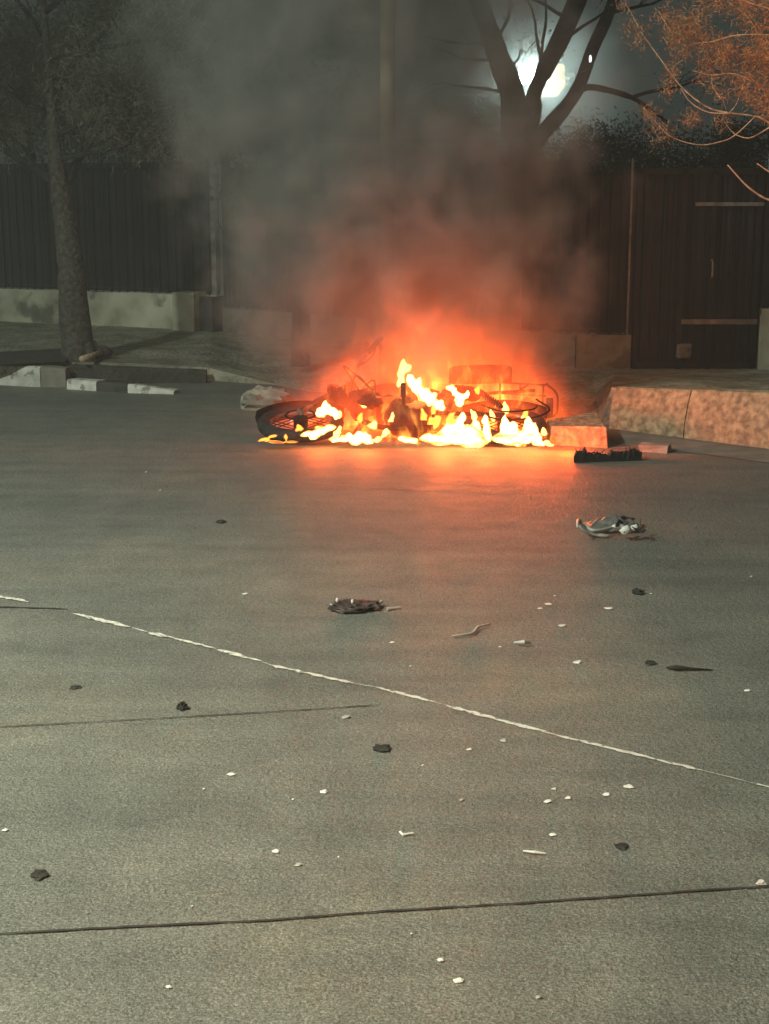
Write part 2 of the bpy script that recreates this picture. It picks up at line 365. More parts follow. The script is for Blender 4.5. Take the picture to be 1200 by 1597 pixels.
# low kerb end lit by the fire
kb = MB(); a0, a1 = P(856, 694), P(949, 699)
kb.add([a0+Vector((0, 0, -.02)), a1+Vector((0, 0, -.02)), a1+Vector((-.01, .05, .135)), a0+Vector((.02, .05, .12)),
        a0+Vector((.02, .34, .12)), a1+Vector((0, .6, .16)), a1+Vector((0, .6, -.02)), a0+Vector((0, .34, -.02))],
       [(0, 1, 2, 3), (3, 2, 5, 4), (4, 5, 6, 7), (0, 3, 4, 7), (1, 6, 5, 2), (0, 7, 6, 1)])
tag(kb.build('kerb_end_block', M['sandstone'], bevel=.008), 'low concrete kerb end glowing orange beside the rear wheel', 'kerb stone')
# broken slab in the gutter, rubble lump
sl = MB(); c_ = P(1022, 704); sl.box(c_+Vector((0, 0, .02)), (.19, .10, .045), Matrix.Rotation(R(-22), 3, 'Z'), .008, rnd)
tag(sl.build('broken_slab', M['concrete'], bevel=.004), 'pale broken slab lying in the gutter below the tall kerb', 'slab')
rb = MB(); c_ = P(414, 640); rb.ell(c_+Vector((0, .1, .05)), (.20, .16, .115), 20, 12, .45, 3)
tag(rb.build('rubble_lump', M['concrete']), 'pale rough lump of concrete behind the front wheel', 'rubble')
rb = MB(); c_ = P(458, 662); rb.ell(c_+Vector((0, 0, .02)), (.03, .03, .035), 10, 8, .5, 9)
tag(rb.build('stone_chip', M['pinkish']), 'small stone chip glowing orange by the front wheel', 'stone')

# ------------------------------------------------------------------ fences
def wallseg(mb, a, b, z0, z1, th=.18):
    a, b = Vector((a.x, a.y, 0)), Vector((b.x, b.y, 0)); t = (b-a); L = t.length; t.normalize(); nn = Vector((-t.y, t.x, 0))
    if nn.y < 0: nn = -nn
    k = max(1, int(L/.25)); vs = []; fs = []
    for i in range(k+1):
        p = a+t*L*i/k
        for (d, z) in ((0, z0), (.0, (z0+z1)/2), (0, z1), (th, z1), (th, z0)):
            w = .012*mn.noise(Vector((p.x*3, p.y*3, z*6))); vs.append(p+nn*(d+w)+Vector((0, 0, z+(w if z == z1 else 0))))
    for i in range(k):
        for j in range(5): fs.append((i*5+j, i*5+(j+1) % 5, (i+1)*5+(j+1) % 5, (i+1)*5+j))
    fs += [(0, 1, 2, 3, 4), tuple(k*5+j for j in range(5))]
    mb.add(vs, fs)
def fence(name, a, b, zb, zp, zt, lab, m=None, panel=True, step=.11, posts=(0., 1.), sheetgap=0, plinthmat=None):
    a = Vector((a.x, a.y, zb)); b = Vector((b.x, b.y, zb)); t = b-a; L = t.length; t.normalize(); nn = Vector((-t.y, t.x, 0))
    if nn.y < 0: nn = -nn
    ang = math.atan2(t.y, t.x); rot = Matrix.Rotation(ang, 3, 'Z'); org = a.copy()
    root = empty(name, org, lab, 'fence')
    mid = lambda s, d, z: t*s+nn*d+Vector((0, 0, z-zb))
    if zp > zb:
        mb = MB(); wallseg(mb, Vector((0, 0, 0)), t*L, -.1, zp-zb); mb.build('plinth', plinthmat or M['plinth'], root)
    m = m or M['fence']; z0 = zp-.03
    if panel:   # folded sheet metal panel
        mb = MB(); k = int(L/.055); vs = []; fs = []
        for i in range(k+1):
            s = L*i/k; d = .10+(.012 if (i//2) % 2 else 0)
            vs += [mid(s, d, z0+.05), mid(s, d, zt-.04)]
        mb.add(vs, [(2*i, 2*i+1, 2*i+3, 2*i+2) for i in range(k)]); mb.build('sheet_panel', m, root)
    bars = MB(); k = int(L/step)
    for i in range(1, k):
        s = L*i/k; bars.box(mid(s, .05, (z0+zt)/2), (.016, .016, zt-z0+.05), rot)
    bars.build('bars', m, root)
    for z in (z0+.06, zt-.08):
        rl = MB(); rl.box(mid(L/2, .075, z), (L, .03, .035), rot); rl.build('rail', m, root)
    for f in posts:
        pm = MB(); w_ = .016 if L < 3 and f == 1. else .06; pm.box(mid(max(.03, min(L-.03, L*f)), .055, (z0+zt)/2+.03), (w_, w_, zt-z0+.12), rot); pm.build('post', M['rail'] if f in (1.,) else m, root)
    return root
fa, fb = P(-900, 458, .17), P(275, 513, .17)
fence('fence', P(-900, 461, .17), P(338, 516, .17), .15, .56, 2.05, 'dark blue grey fence on a stained concrete plinth behind the left tree', posts=(0., .25, .5, .75, 1.))
# end pillar block of the left plinth
pb = MB(); c_ = P(297, 515, .17); t_ = (P(275, 513, .17)-P(0, 500, .17)).normalized(); an = math.atan2(t_.y, t_.x)
pb.box((c_.x+.01, c_.y+.02, .36), (.29, .30, .47), Matrix.Rotation(an, 3, 'Z'))
tag(pb.build('plinth_pillar', mat('pale_pillar', [(.30, .30, .22), (.42, .42, .31)], 6, .9, .4, 40, second=(5, (.15, .15, .11), .56, .1, .6)), bevel=.01), 'pale concrete pillar block ending the left fence plinth', 'pillar')
pb = MB(); c_ = P(332, 517, .16); pb.box((c_.x, c_.y+.02, .33), (.17, .26, .44), Matrix.Rotation(an, 3, 'Z'))  # pillar's darker side face as its own box, shade put into its colour
tag(pb.build('pillar_shade_side', M['kerbdark_shade'], bevel=.01), 'side face of the pale pillar, its shade put in as dark colour', 'block')
for px, lab, col, hh in ((312, 'thin pale steel post above the pale pillar', 'rail', 2.55), (357, 'tall grey post right of the dark pillar side, half lost in smoke', 'rail', 2.75)):
    c_ = P(px, 513, .17); mb = MB(); z0 = .60 if px == 312 else .1
    mb.tube([(c_.x, c_.y+.12, z0), (c_.x-.01, c_.y+.12, hh)], .022 if px == 312 else .04, 10); mb.box((c_.x, c_.y+.12, z0+.01), (.12, .12, .016))
    mb.ell((c_.x-.01, c_.y+.12, hh), (.03, .03, .03), 8, 6)
    tag(mb.build('steel_post', M[col], smooth=False), lab, 'post')
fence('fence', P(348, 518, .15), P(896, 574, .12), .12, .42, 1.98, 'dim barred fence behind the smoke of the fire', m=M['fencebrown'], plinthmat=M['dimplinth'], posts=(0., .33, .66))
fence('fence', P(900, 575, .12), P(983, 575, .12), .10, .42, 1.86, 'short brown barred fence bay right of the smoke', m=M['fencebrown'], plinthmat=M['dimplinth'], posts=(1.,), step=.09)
fence('fence', P(1184, 577, .12), P(1700, 582, .12), .10, .66, 1.9, 'brown fence on a tall concrete plinth at the right edge', m=M['fencebrown'], posts=(0., .5))
# gate
ga, gb = P(986, 576, .12), P(1182, 577, .12); gl = (gb-ga).length
gate = empty('gate', (ga.x, ga.y+.06, .12), 'dark metal double gate with pale cross bars under the pine branches', 'gate')
mb = MB(); k = int(gl/.05); vs = []
for i in range(k+1):
    d = .04+(.014 if (i//2) % 2 else 0); vs += [(-.04+(gl+.10)*i/k, d+.01, .0), (-.04+(gl+.10)*i/k, d+.01, 1.74)]
mb.add(vs, [(2*i, 2*i+1, 2*i+3, 2*i+2) for i in range(k)]); mb.build('sheet_panel', M['fence'], gate)
mb = MB()
for x in (.03, gl*.37, gl*.63-.02, gl-.03): mb.box((x, 0, .86), (.045, .04, 1.76))
for z in (.03, 1.72): mb.box((gl/2, -.002, z), (gl-.02, .036, .05))
mb.build('gate_frame', M['fencebrown'], gate)
mb = MB(); k = int(gl/.085)
for i in range(1, k): mb.box((gl*i/k, .014, .88), (.014, .014, 1.62))
mb.build('bars', M['fence'], gate)
mb = MB(); mb.box((gl*.73, -.028, 1.44), (gl*.54, .018, .032)); mb.build('cross_bar', M['rail'], gate)
mb = MB(); mb.box((gl*.69, -.028, .42), (gl*.60, .018, .045), None, .004, rnd); mb.build('cross_bar', M['rail'], gate)
mb = MB(); mb.box((gl*.42, -.03, .16), (.12, .02, .12), None, .01, rnd); mb.build('patch_plate', M['lens'], gate)
mb = MB(); mb.tube([(gl*.61, -.03, .8), (gl*.61, -.07, .82), (gl*.61, -.07, .94), (gl*.61, -.03, .96)], .01); mb.build('handle', M['rail'], gate)

# ------------------------------------------------------------------ trees
def needles(mb, c, r, n, ln=.05, w=.003, rd=None, up=.2):
    rd = rd or rnd; c = Vector(c)
    for _ in range(n):
        d = Vector((rd.gauss(0, 1), rd.gauss(0, 1), rd.gauss(0, 1)+up)).normalized()
        p = c+Vector((rd.gauss(0, .42)*r, rd.gauss(0, .42)*r, rd.gauss(0, .42)*r))
        d = (d+(p-c)/max(r, .01)*.6).normalized(); L = ln*rd.uniform(.6, 1.3)
        s = d.cross(Vector((rd.uniform(-1, 1), rd.uniform(-1, 1), rd.uniform(-1, 1)))).normalized()*w
        k = len(mb.v); mb.v += [tuple(p-s), tuple(p+s), tuple(p+d*L)]; mb.f.append((k, k+1, k+2))
def leaves(mb, c, r, n, sz=.05, rd=None, flat=1.0):
    rd = rd or rnd; c = Vector(c)
    for _ in range(n):
        p = c+Vector((rd.gauss(0, .45)*r, rd.gauss(0, .45)*r, rd.gauss(0, .45)*r*flat))
        u = Vector((rd.gauss(0, 1), rd.gauss(0, 1), rd.gauss(0, 1))).normalized(); v = u.orthogonal().normalized(); z = sz*rd.uniform(.5, 1.3)
        k = len(mb.v); mb.v += [tuple(p-u*z), tuple(p+v*z*.35), tuple(p+u*z), tuple(p-v*z*.35)]; mb.f.append((k, k+1, k+2, k+3))
# left street tree
T = P(125, 563, .17); Y0 = T.y+.1
lt = empty('street_tree', (T.x, Y0, .17), 'roadside tree with pale trunk and thin drooping foliage at the left', 'tree')
o3 = Vector((T.x, Y0, .17))
def rel(px, py, Y, o=None): return PY(px, py, Y)-(o if o is not None else o3)
tk = MB()
path = catmull([rel(126, 575, Y0), rel(122, 540, Y0), rel(116, 490, Y0), rel(112, 430, Y0), rel(105, 370, Y0), rel(96, 310, Y0), rel(90, 270, Y0), rel(84, 215, Y0), rel(78, 140, Y0), rel(70, 40, Y0), rel(64, -90, Y0)], 5)
rad0 = [.165, .15, .138, .122, .106, .09, .075, .055, .04, .03, .02]; n_ = len(path)
rr_ = [rad0[min(int(i/(n_-1)*10), 9)]*(1-(i/(n_-1)*10 % 1))+rad0[min(int(i/(n_-1)*10)+1, 10)]*(i/(n_-1)*10 % 1) for i in range(n_)]
rr_ = [r*(1+.14*mn.noise(Vector((0, 0, i*.9)))) for i, r in enumerate(rr_)]
tk.tube(path, rr_, 14)
for q in range(5):
    a_ = q*1.26+.4; tk.tube([Vector((math.cos(a_)*.08, math.sin(a_)*.08, .14)), Vector((math.cos(a_)*.19, math.sin(a_)*.17, -.02))], [.06, .03], 8)
tk.build('trunk', M['bark'], lt, smooth=True)
lim = MB(); tips = []
rt = random.Random(11)
def grow(mb, p, d, r, depth, tips, rd, ln=.55, gr=-.10, spread=.55, kids=3):
    pts = [p]; rs = [r]; q = p.copy(); dd = d.normalized()
    for i in range(5):
        dd = (dd+Vector((rd.gauss(0, .16), rd.gauss(0, .16), rd.gauss(0, .12)+gr))).normalized()
        q = q+dd*ln/5; pts.append(q.copy()); rs.append(r*(1-.13*(i+1)))
        if depth <= 1: tips.append(q.copy())
    mb.tube(pts, rs, 6 if depth > 1 else 4)
    if depth > 0:
        for k in range(kids):
            nd = (dd+Vector((rd.gauss(0, spread), rd.gauss(0, spread), rd.gauss(0, spread)*.7))).normalized()
            grow(mb, pts[rd.choice((2, 3, 4, 5))], nd, rs[-1]*.75, depth-1, tips, rd, ln*.8, gr, spread, kids)
for (px, py, dx, dz, r, ln) in [(92, 290, -.6, .9, .045, .8), (96, 300, .7, 1, .045, .8), (84, 215, .9, .6, .035, .95), (82, 180, -.9, .5, .035, .9), (78, 130, .8, .7, .03, .95),
                            (72, 60, -.6, .7, .028, .8), (70, 20, .8, .5, .028, .9), (66, -40, .5, .9, .02, .9), (80, 160, .2, .7, .03, .8), (88, 250, 1, .15, .03, .85), (66, -60, -.7, .8, .02, .8), (75, 90, 1, .3, .03, 1.1)]:
    p = rel(px, py, Y0); grow(lim, p, Vector((dx, rt.uniform(-.5, .5), dz)), r, 3, tips, rt, ln, .0, .6, 3)
lim.build('limbs', M['darkbark'], lt, smooth=True)
cr = MB(); tips = [t for t in tips if t.z+.17 > 1.98+.25*rt.random()]
for t in tips: needles(cr, t, .28, 80, .085, .0045, rt, -.5)
cr.build('crown', M['needles'], lt)
# fallen branch by the tree foot
fbk = MB(); fbk.tube([P(128, 560, .23), P(148, 553, .235), P(168, 545, .25)], [.028, .024, .018], 8)
tag(fbk.build('fallen_branch', M['twig'], smooth=True), 'short pale branch lying against the foot of the left tree', 'branch')
st_ = MB(); c_ = P(158, 556, .2); st_.ell(c_+Vector((0, .05, .03)), (.09, .07, .06), 12, 8, .5, 4)
tag(st_.build('dark_stone', M['soil'], smooth=True), 'dark stone beside the left tree foot', 'stone')
# central tree, dark against the floodlight
Y1 = 14.2; c0 = P(812, 590, .1); o1 = Vector((PY(812, 560, Y1).x, Y1, .1))
ct = empty('bare_tree', o1, 'dark forked tree standing in front of the floodlight', 'tree')
def rl(px, py, dy=0): return PY(px, py, Y1+dy)-o1
tk = MB()
tk.tube(catmull([rl(815, 600), rl(812, 520), rl(810, 420), rl(814, 320), rl(818, 250), rl(812, 200), rl(806, 165)], 4), [.24, .22, .20, .19, .185, .18, .18, .175, .17, .17, .165, .165, .16, .16, .16, .16, .155, .155, .15, .15, .15, .15, .15, .15, .14][:25], 14)
tk.build('trunk', M['darkbark'], ct, smooth=True)
lb = MB()
lb.tube(catmull([rl(804, 220), rl(800, 150), rl(780, 95), rl(762, 45), rl(746, 0), rl(725, -60)], 4), [.13]*4+[.115]*4+[.10]*4+[.09]*4+[.085]*5, 10)
lb.tube(catmull([rl(822, 200), rl(832, 150), rl(848, 112), rl(870, 70), rl(888, 30), rl(905, -10), rl(930, -70)], 4), [.11]*4+[.07]*4+[.085]*4+[.09]*4+[.09]*4+[.085]*5, 10)
lb.tube(catmull([rl(822, 232), rl(846, 208), rl(884, 165), rl(905, 130), rl(925, 75), rl(950, 20), rl(975, -50)], 4), [.09]*4+[.075]*4+[.065]*4+[.06]*4+[.06]*4+[.055]*5, 10)
lb.tube(catmull([rl(893, 150), rl(915, 136), rl(950, 141), rl(985, 152), rl(1010, 168), rl(1040, 190)], 4), [.035]*4+[.03]*4+[.026]*4+[.02]*4+[.014]*5, 8)
lb.tube(catmull([rl(843, 118), rl(846, 70), rl(852, 30), rl(850, -30)], 4), [.02]*4+[.016]*4+[.012]*5, 6)
lb.tube(catmull([rl(788, 115), rl(808, 92), rl(812, 78), rl(822, 82)], 4), [.012]*4+[.01]*4+[.006]*5, 6)
r2 = random.Random(5); tp2 = []
for (px, py, dx, dz) in [(770, 70, .6, .8), (770, 70, -.9, .4), (746, 0, -.8, .7), (746, 0, .6, .9), (870, 70, .7, .4), (888, 30, -.7, .7), (950, 20, .9, .3), (800, 150, -1, .5), (780, 95, -1, .2), (905, -10, .6, .8), (845, 110, -.4, .9), (985, 152, .9, .2)]:
    grow(lb, rl(px, py), Vector((dx, r2.uniform(-.4, .4), dz)), .022, 3, tp2, r2, .7, .0, .6, 3)
lb.build('limbs', M['darkbark'], ct, smooth=True)
cr = MB()
for t in tp2: leaves(cr, t, .10, 1, .02, r2)
cr.build('crown', M['leaf'], ct)
# pine at the right, lit orange
Y2 = 8.9; o2 = Vector((3.7, 9.6, .33))
pt = empty('pine_tree', o2, 'pine with dry orange lit needles reaching in at the top right', 'tree')
def rp(px, py, dy=0): return PY(px, py, Y2+dy)-o2
tk = MB(); tk.tube([(0, 0, -.05), (.02, .02, .8), (-.03, .0, 1.7), (.03, .0, 2.6), (.0, .05, 3.6), (.02, 0, 4.6)], [.16, .13, .115, .10, .07, .03], 14); tk.build('trunk', M['bark'], pt, smooth=True)
br = MB(); B = [
 ([(1000, 50), (1020, 78), (1040, 105), (1060, 132), (1085, 155), (1110, 170), (1138, 176), (1170, 180), (1190, 185), (1215, 200), (1290, 215)], .0045),
 ([(1062, 138), (1078, 160), (1105, 175), (1138, 177)], .003),
 ([(1003, 168), (1030, 198), (1045, 212), (1070, 222), (1095, 226), (1120, 222), (1145, 212), (1180, 180)], .0025),
 ([(1130, 190), (1140, 203), (1150, 211), (1170, 215), (1195, 202), (1215, 190)], .003),
 ([(1140, 5), (1165, 25), (1180, 48), (1185, 65)], .004), ([(1150, 0), (1175, 30), (1190, 55), (1202, 72)], .004),
 ([(1080, 68), (1110, 65), (1150, 55), (1210, 55), (1290, 60)], .004), ([(1080, 110), (1110, 117), (1145, 115), (1175, 128)], .003),
 ([(1135, 257), (1160, 285), (1178, 300), (1200, 312), (1260, 330)], .005), ([(1181, 255), (1200, 268), (1240, 290)], .004),
 ([(1145, 98), (1165, 112), (1178, 128), (1205, 150)], .004), ([(1110, 118), (1112, 135), (1125, 155)], .003), ([(1028, 18), (1040, 38), (1052, 55)], .004),
 ([(975, 5), (985, 20), (998, 45)], .003), ([(1160, 130), (1150, 160), (1138, 176)], .003), ([(1230, 20), (1180, 8), (1130, -10), (1080, -20)], .006)]
for pts, r in B:
    dy = rnd.uniform(-.15, .15); c = catmull([rp(x, y, dy) for x, y in pts], 5); br.tube(c, [1.15*r*(.7+.6*i/len(c)) for i in range(len(c))], 5)
for y in (-200, -60, 40, 130, 200, 330): # stout boughs from the trunk to the twigs
    e = rp(1230, y); br.tube(catmull([Vector((0, 0, e.z+.15)), e*.5+Vector((0, 0, e.z*.5+.1)), e], 4), [.03, .028, .025, .023, .02, .018, .015, .012, .01], 7)
r3 = random.Random(3)
br.build('branches', M['twig'], pt, smooth=True)
nd = MB()
CL = [(995, 58, 20), (987, 40, 8), (1062, 42, 24), (1040, 22, 14), (1082, 42, 22), (1050, 62, 16), (1092, 55, 16), (1112, 85, 24), (1128, 95, 18), (1050, 105, 13), (1048, 120, 10), (1085, 182, 9), (1075, 186, 7),
      (1024, 206, 13), (1036, 204, 9), (1008, 172, 6), (1012, 178, 6), (1172, 140, 24), (1150, 130, 18), (1190, 110, 26), (1180, 75, 22), (1162, 10, 24), (1130, 2, 24), (1192, 20, 26), (1190, 160, 16), (1125, 190, 7), (1110, 62, 12),
      (1128, 150, 10), (1044, 140, 7), (1150, 80, 16), (1098, 105, 14), (1110, 130, 12), (1185, 45, 16), (1070, 75, 14), (1100, 12, 14), (1205, 85, 28), (1215, 140, 30), (1225, 20, 34), (972, 8, 10), (1140, 70, 14), (1165, 95, 16), (1208, 175, 14), (1240, 100, 40), (1250, 180, 30), (1250, 0, 40)]
for x, y, r in CL:
    nc = max(1, int(r/7))
    for _ in range(int(nc*nc*1.7)+3):
        c = rp(x+r3.gauss(0, r*.45), y+r3.gauss(0, r*.45), r3.uniform(-.2, .2)); needles(nd, c, .060, 22, .036, .0021, r3, .0)
for z in range(-6, 3):
    for _ in range(12):
        c = rp(1230+r3.uniform(0, 400), z*120+r3.uniform(0, 120)+100, r3.uniform(-.3, 1.4)); needles(nd, c, .1, 60, .07, .0022, r3)
nd.build('needles', M['dry'], pt)
# shrubs and trees beyond the fence
r4 = random.Random(21)
def bush(name, px, Y, h, w, lab, cat, nclump, per, sz, m='leaf', z0=.1, grp=None, trunk=True):
    b = PY(px, 500, Y); root = empty(name, (b.x, Y, z0), lab, cat, grp)
    if trunk:
        mb = MB(); mb.tube([(0, 0, 0), (.04, 0, h*.35), (-.05, 0, h*.8)], [.09, .07, .03], 8)
        for q in range(6):
            a = q*1.05; mb.tube([(0, 0, h*.3+q*.05*h), (math.cos(a)*w*.35, math.sin(a)*w*.3, h*.62+.04*q)], [.035, .012], 6)
        mb.build('trunk', M['darkbark'], root)
    mb = MB()
    for _ in range(nclump):
        a = r4.uniform(0, 6.28); rr = math.sqrt(r4.random())*w*.5; zz = h*(.35+.6*r4.random()**.8); k = 1-.5*(zz/h)**3
        leaves(mb, (math.cos(a)*rr*k, math.sin(a)*rr*k*.8, zz), .28, per, sz, r4)
    mb.build('crown', M[m], root)
BG = 'dark trees beyond the fence'
bush('background_tree', 60, 20.5, 4.2, 3.4, 'dim tree behind the fence at the far left', 'tree', 130, 60, .055, 'needles', grp=BG)
bush('background_tree', 240, 20.8, 3.3, 2.4, 'dim rounded tree behind the left fence, right of the street tree', 'tree', 100, 60, .055, 'needles', grp=BG)
bush('background_tree', 940, 16.6, 2.25, 1.9, 'low dark tree behind the short brown fence bay', 'tree', 130, 160, .028, grp=BG)
bush('background_tree', 1130, 16.4, 2.3, 2.2, 'dark tree behind the gate', 'tree', 130, 160, .028, grp=BG)
bush('background_tree', 468, 13.6, 3.6, 1.3, 'dark slim tree half lost in the smoke left of the utility pole', 'tree', 40, 50, .05, grp=BG)
bush('background_tree', 640, 18.5, 2.6, 2.6, 'faint tree behind the smoke left of the forked tree', 'tree', 130, 160, .028, grp=BG)

# ------------------------------------------------------------------ pole and floodlight
c_ = P(603, 620, .12); Yp = 10.6; c_ = PY(603, 500, Yp)
mb = MB(); up = empty('utility_pole', (c_.x, Yp, .1), 'tall thin brown utility pole rising through the smoke', 'pole')
x1 = PY(606, 0, Yp).x-c_.x
mb.tube([(0, 0, -.05), (x1*.5, 0, 2.0), (x1*1.3, 0, 6.0)], [.06, .052, .045], 12); mb.build('shaft', M['pole'], up, smooth=True)
mb = MB(); mb.box((-.02, -.06, 2.95), (.9, .06, .07)); mb.build('cross_arm', M['pole'], up)
for x in (-.4, 0, .35):
    mb = MB(); mb.tube([(x-.02, -.06, 2.985), (x-.02, -.06, 3.03), (x-.02, -.06, 3.06), (x-.02, -.06, 3.10)], [.015, .03, .022, .03], 10); mb.build('insulator', M['lens'], up)
# pale plate seen above the fence
q_ = PY(556, 131, 17.5); mb = MB(); mb.box(q_, (.09, .05, .12)); mb.tube([q_+Vector((0, .03, 0)), Vector((q_.x, q_.y+.03, .1))], .02, 8)
tag(mb.build('meter_box', M['pole']), 'small pale box on a thin post left of the utility pole', 'box')
# floodlight mast
Yf = 22.0; fl = PY(824, 116, Yf); root = empty('floodlight', (fl.x, Yf+.35, .1), 'glaring white floodlight on a mast behind the forked tree', 'floodlight')
of = Vector((fl.x, Yf+.35, .1))
mb = MB(); mb.tube([(0, 0, 0), (0, 0, fl.z+.5)], [.09, .06], 12); mb.build('mast', M['rail'], root, smooth=True)
mb = MB(); mb.box(fl-of+Vector((.12, .1, 0)), (1.1, .06, .06)); mb.build('cross_arm', M['rail'], root)
def head(px, py, w, h, m, dep=.12):
    c = PY(px, py, Yf)-of; mb = MB(); mb.box(c+Vector((0, dep/2+.012, 0)), (w+.05, dep, h+.05)); o = mb.build('lamp_head', M['lens'], root, bevel=.01)
    mb = MB(); mb.box(c, (w, .018, h)); mb.build('lamp_glass', m, o)
head(824, 116, .24, .24, M['led'])
c_ = PY(862, 128, Yf)-of; hw_ = MB(); pl_ = [(838, 116), (862, 98), (880, 100), (883, 132), (870, 150), (838, 152)]  # pale lit patch by the lamp, made to glow by itself
for dy in (0, .03): hw_.v += [tuple(PY(x, y, Yf)-of+Vector((0, dy, 0))) for x, y in pl_]
hw_.f += [tuple(range(6)), tuple(range(11, 5, -1))]+[(i, (i+1) % 6, (i+1) % 6+6, i+6) for i in range(6)]
hw_.build('glowing_patch', M['warmpatch'], root)
for (a, b) in (((856, 148), (855, 128)), ((850, 124), (866, 132)), ((868, 118), (880, 128))):
    mb = MB(); mb.tube([PY(*a, Yf-.03)-of, PY(*b, Yf-.03)-of], .010, 6); mb.build('patch_bar', M['pole'], root)
l = lamp('floodlight_beam', 'POINT', fl+Vector((0, -.2, 0)), 210, (.82, 1, .93), .12)
# small white lamp on the branch
q_ = PY(921, 92, Y1-.15); mb = MB(); r_ = empty('small_lamp', q_, 'tiny white lamp hanging by the right limb of the forked tree', 'lamp')
mb.ell((0, 0, 0), (.012, .012, .036), 10, 8); mb.build('bulb', M['lampbulb'], r_, smooth=True)
mb = MB(); mb.tube([(0, 0, -.03), (.005, 0, -.07), (.0, .0, -.085)], [.02, .026, .015], 10); mb.tube([(0, 0, -.08), (-.05, .06, -.10), (-.09, .12, -.12)], .008, 6); mb.build('holder', M['darkplastic'], r_)

# ------------------------------------------------------------------ motorcycle lying on its side
TH = R(79)
mc = empty('motorcycle', (.115, 9.62, .055), 'burning motorcycle lying on its side in the road', 'motorcycle')
s_, c_ = math.sin(TH), math.cos(TH)
yaw = Matrix.Rotation(R(-3), 4, 'Z')
mw = Matrix(((-1, 0, 0, 0), (0, -c_, s_, 0), (0, s_, c_, 0), (0, 0, 0, 1)))
mc.matrix_world = Matrix.Translation(mc.location) @ yaw @ mw
def wheel(cx, nm, rad=.295, wt=.045, front=True):
    hub = MB(); hub.tube([(cx, -.06, rad), (cx, -.045, rad), (cx, .045, rad), (cx, .06, rad)], [.02, .05, .05, .02], 16); h = hub.build('wheel', M['burnt'], mc)
    t = MB(); t.torus((cx, 0, rad), rad-.045, .045, 44, 12, 1.0)
    o = t.build('tyre', M['rubber'], h, smooth=True)
    rm = MB(); rm.torus((cx, 0, rad), rad-.088, .014, 44, 8, 1.5); rm.build('rim', M['chrome'], h, smooth=True)
    sp = MB()
    for i in range(20):
        a = 2*math.pi*i/20; b = a+(.35 if i % 2 else -.35); y = .035 if i % 4 < 2 else -.035
        sp.tube([(cx+.045*math.cos(a), y, rad+.045*math.sin(a)), (cx+(rad-.09)*math.cos(b), 0, rad+(rad-.09)*math.sin(b))], .0035, 5)
    sp.build('spokes', M['burnt'], h)
    dk = MB(); dk.torus((cx, .062 if front else -.055, rad), .10, .012, 28, 6, .3); dk.build('brake_disc' if front else 'sprocket', M['burnt'], h, smooth=True)
    return h
wheel(.70, 'front'); wheel(-.68, 'rear', .285, front=False)
f = MB()
f.tube(catmull([(.42, 0, .80), (.30, 0, .72), (.05, 0, .66), (-.2, 0, .64), (-.45, 0, .68), (-.78, 0, .76)], 4), .017, 8)
f.tube(catmull([(.43, 0, .76), (.36, 0, .55), (.26, 0, .33), (.1, 0, .22), (-.2, 0, .24)], 4), .019, 8)
for y in (-.10, .10):
    f.tube(catmull([(.05, y*.3, .66), (-.22, y, .62), (-.5, y, .66), (-.90, y, .74)], 4), .012, 7)
    f.tube([(-.22, y, .62), (-.24, y, .42), (-.2, y*.8, .24)], .013, 7)
    f.tube([(-.55, y, .66), (-.24, y, .36)], .010, 7)
f.tube([(.40, 0, .86), (.45, 0, .70)], .032, 10)
f.build('frame', M['burnt'], mc, smooth=True)
mb = MB()
for y in (-.085, .085): mb.tube([(.385, y, .93), (.56, y, .60), (.70, y, .295)], [.019, .021, .027], 10)
mb.box((.40, 0, .885), (.07, .21, .03)); mb.box((.46, 0, .76), (.07, .21, .03)); mb.build('fork', M['chrome'], mc)
mb = MB()
mb.tube(catmull([(.24, -.30, .95), (.34, -.18, .99), (.40, -.05, .94), (.40, .05, .94), (.36, .18, .99), (.27, .31, .97)], 5), .012, 8); hb = mb.build('handlebar', M['chrome'], mc, smooth=True)
for a, b in (((.275, .30, .97), (.18, .42, .95)), ((.245, -.28, .95), (.17, -.37, .93))):
    mb = MB(); mb.tube([a, b], .019, 10); mb.build('grip', M['rubber'], hb)
for s in (1, -1):
    mb = MB(); mb.tube([(.33, .2*s, .99), (.26, .26*s, .955), (.22, .34*s, .93)], .006, 6); mb.build('lever', M['burnt'], hb)
mb = MB(); mb.tube([(.33, .2, .99), (.30, .26, 1.10)], .006, 6); mb.ell((.30, .28, 1.14), (.02, .055, .04), 12, 8); mb.build('mirror', M['burnt'], hb)
mb = MB(); mb.tube([(.44, 0, .86), (.50, 0, .86), (.55, 0, .86), (.565, 0, .86)], [.05, .09, .095, .085], 18); hl = mb.build('headlight', M['burnt'], mc, smooth=True)
mb = MB(); mb.ell((.566, 0, .86), (.012, .08, .08), 14, 8); mb.build('lens', M['lens'], hl, smooth=True)
mb = MB(); mb.ell((.12, 0, .76), (.27, .135, .115), 22, 14, .08, 2, Matrix.Rotation(R(8), 3, 'Y')); tkk = mb.build('fuel_tank', M['tank'], mc, smooth=True)
mb = MB(); mb.tube([(.16, 0, .865), (.16, 0, .885)], .03, 14); mb.build('filler_cap', M['chrome'], tkk)
mb = MB(); vs = []; prof = [(-.30, .80, .05), (-.34, .82, .062), (-.46, .83, .066), (-.58, .84, .066), (-.70, .85, .062), (-.74, .83, .05)]
for x, z, w in prof:
    for k in range(12):
        q = 2*math.pi*k/12; vs.append((x, .185+w*math.copysign(abs(math.cos(q))**.5, math.cos(q)), z+.045*math.copysign(abs(math.sin(q))**.6, math.sin(q))))
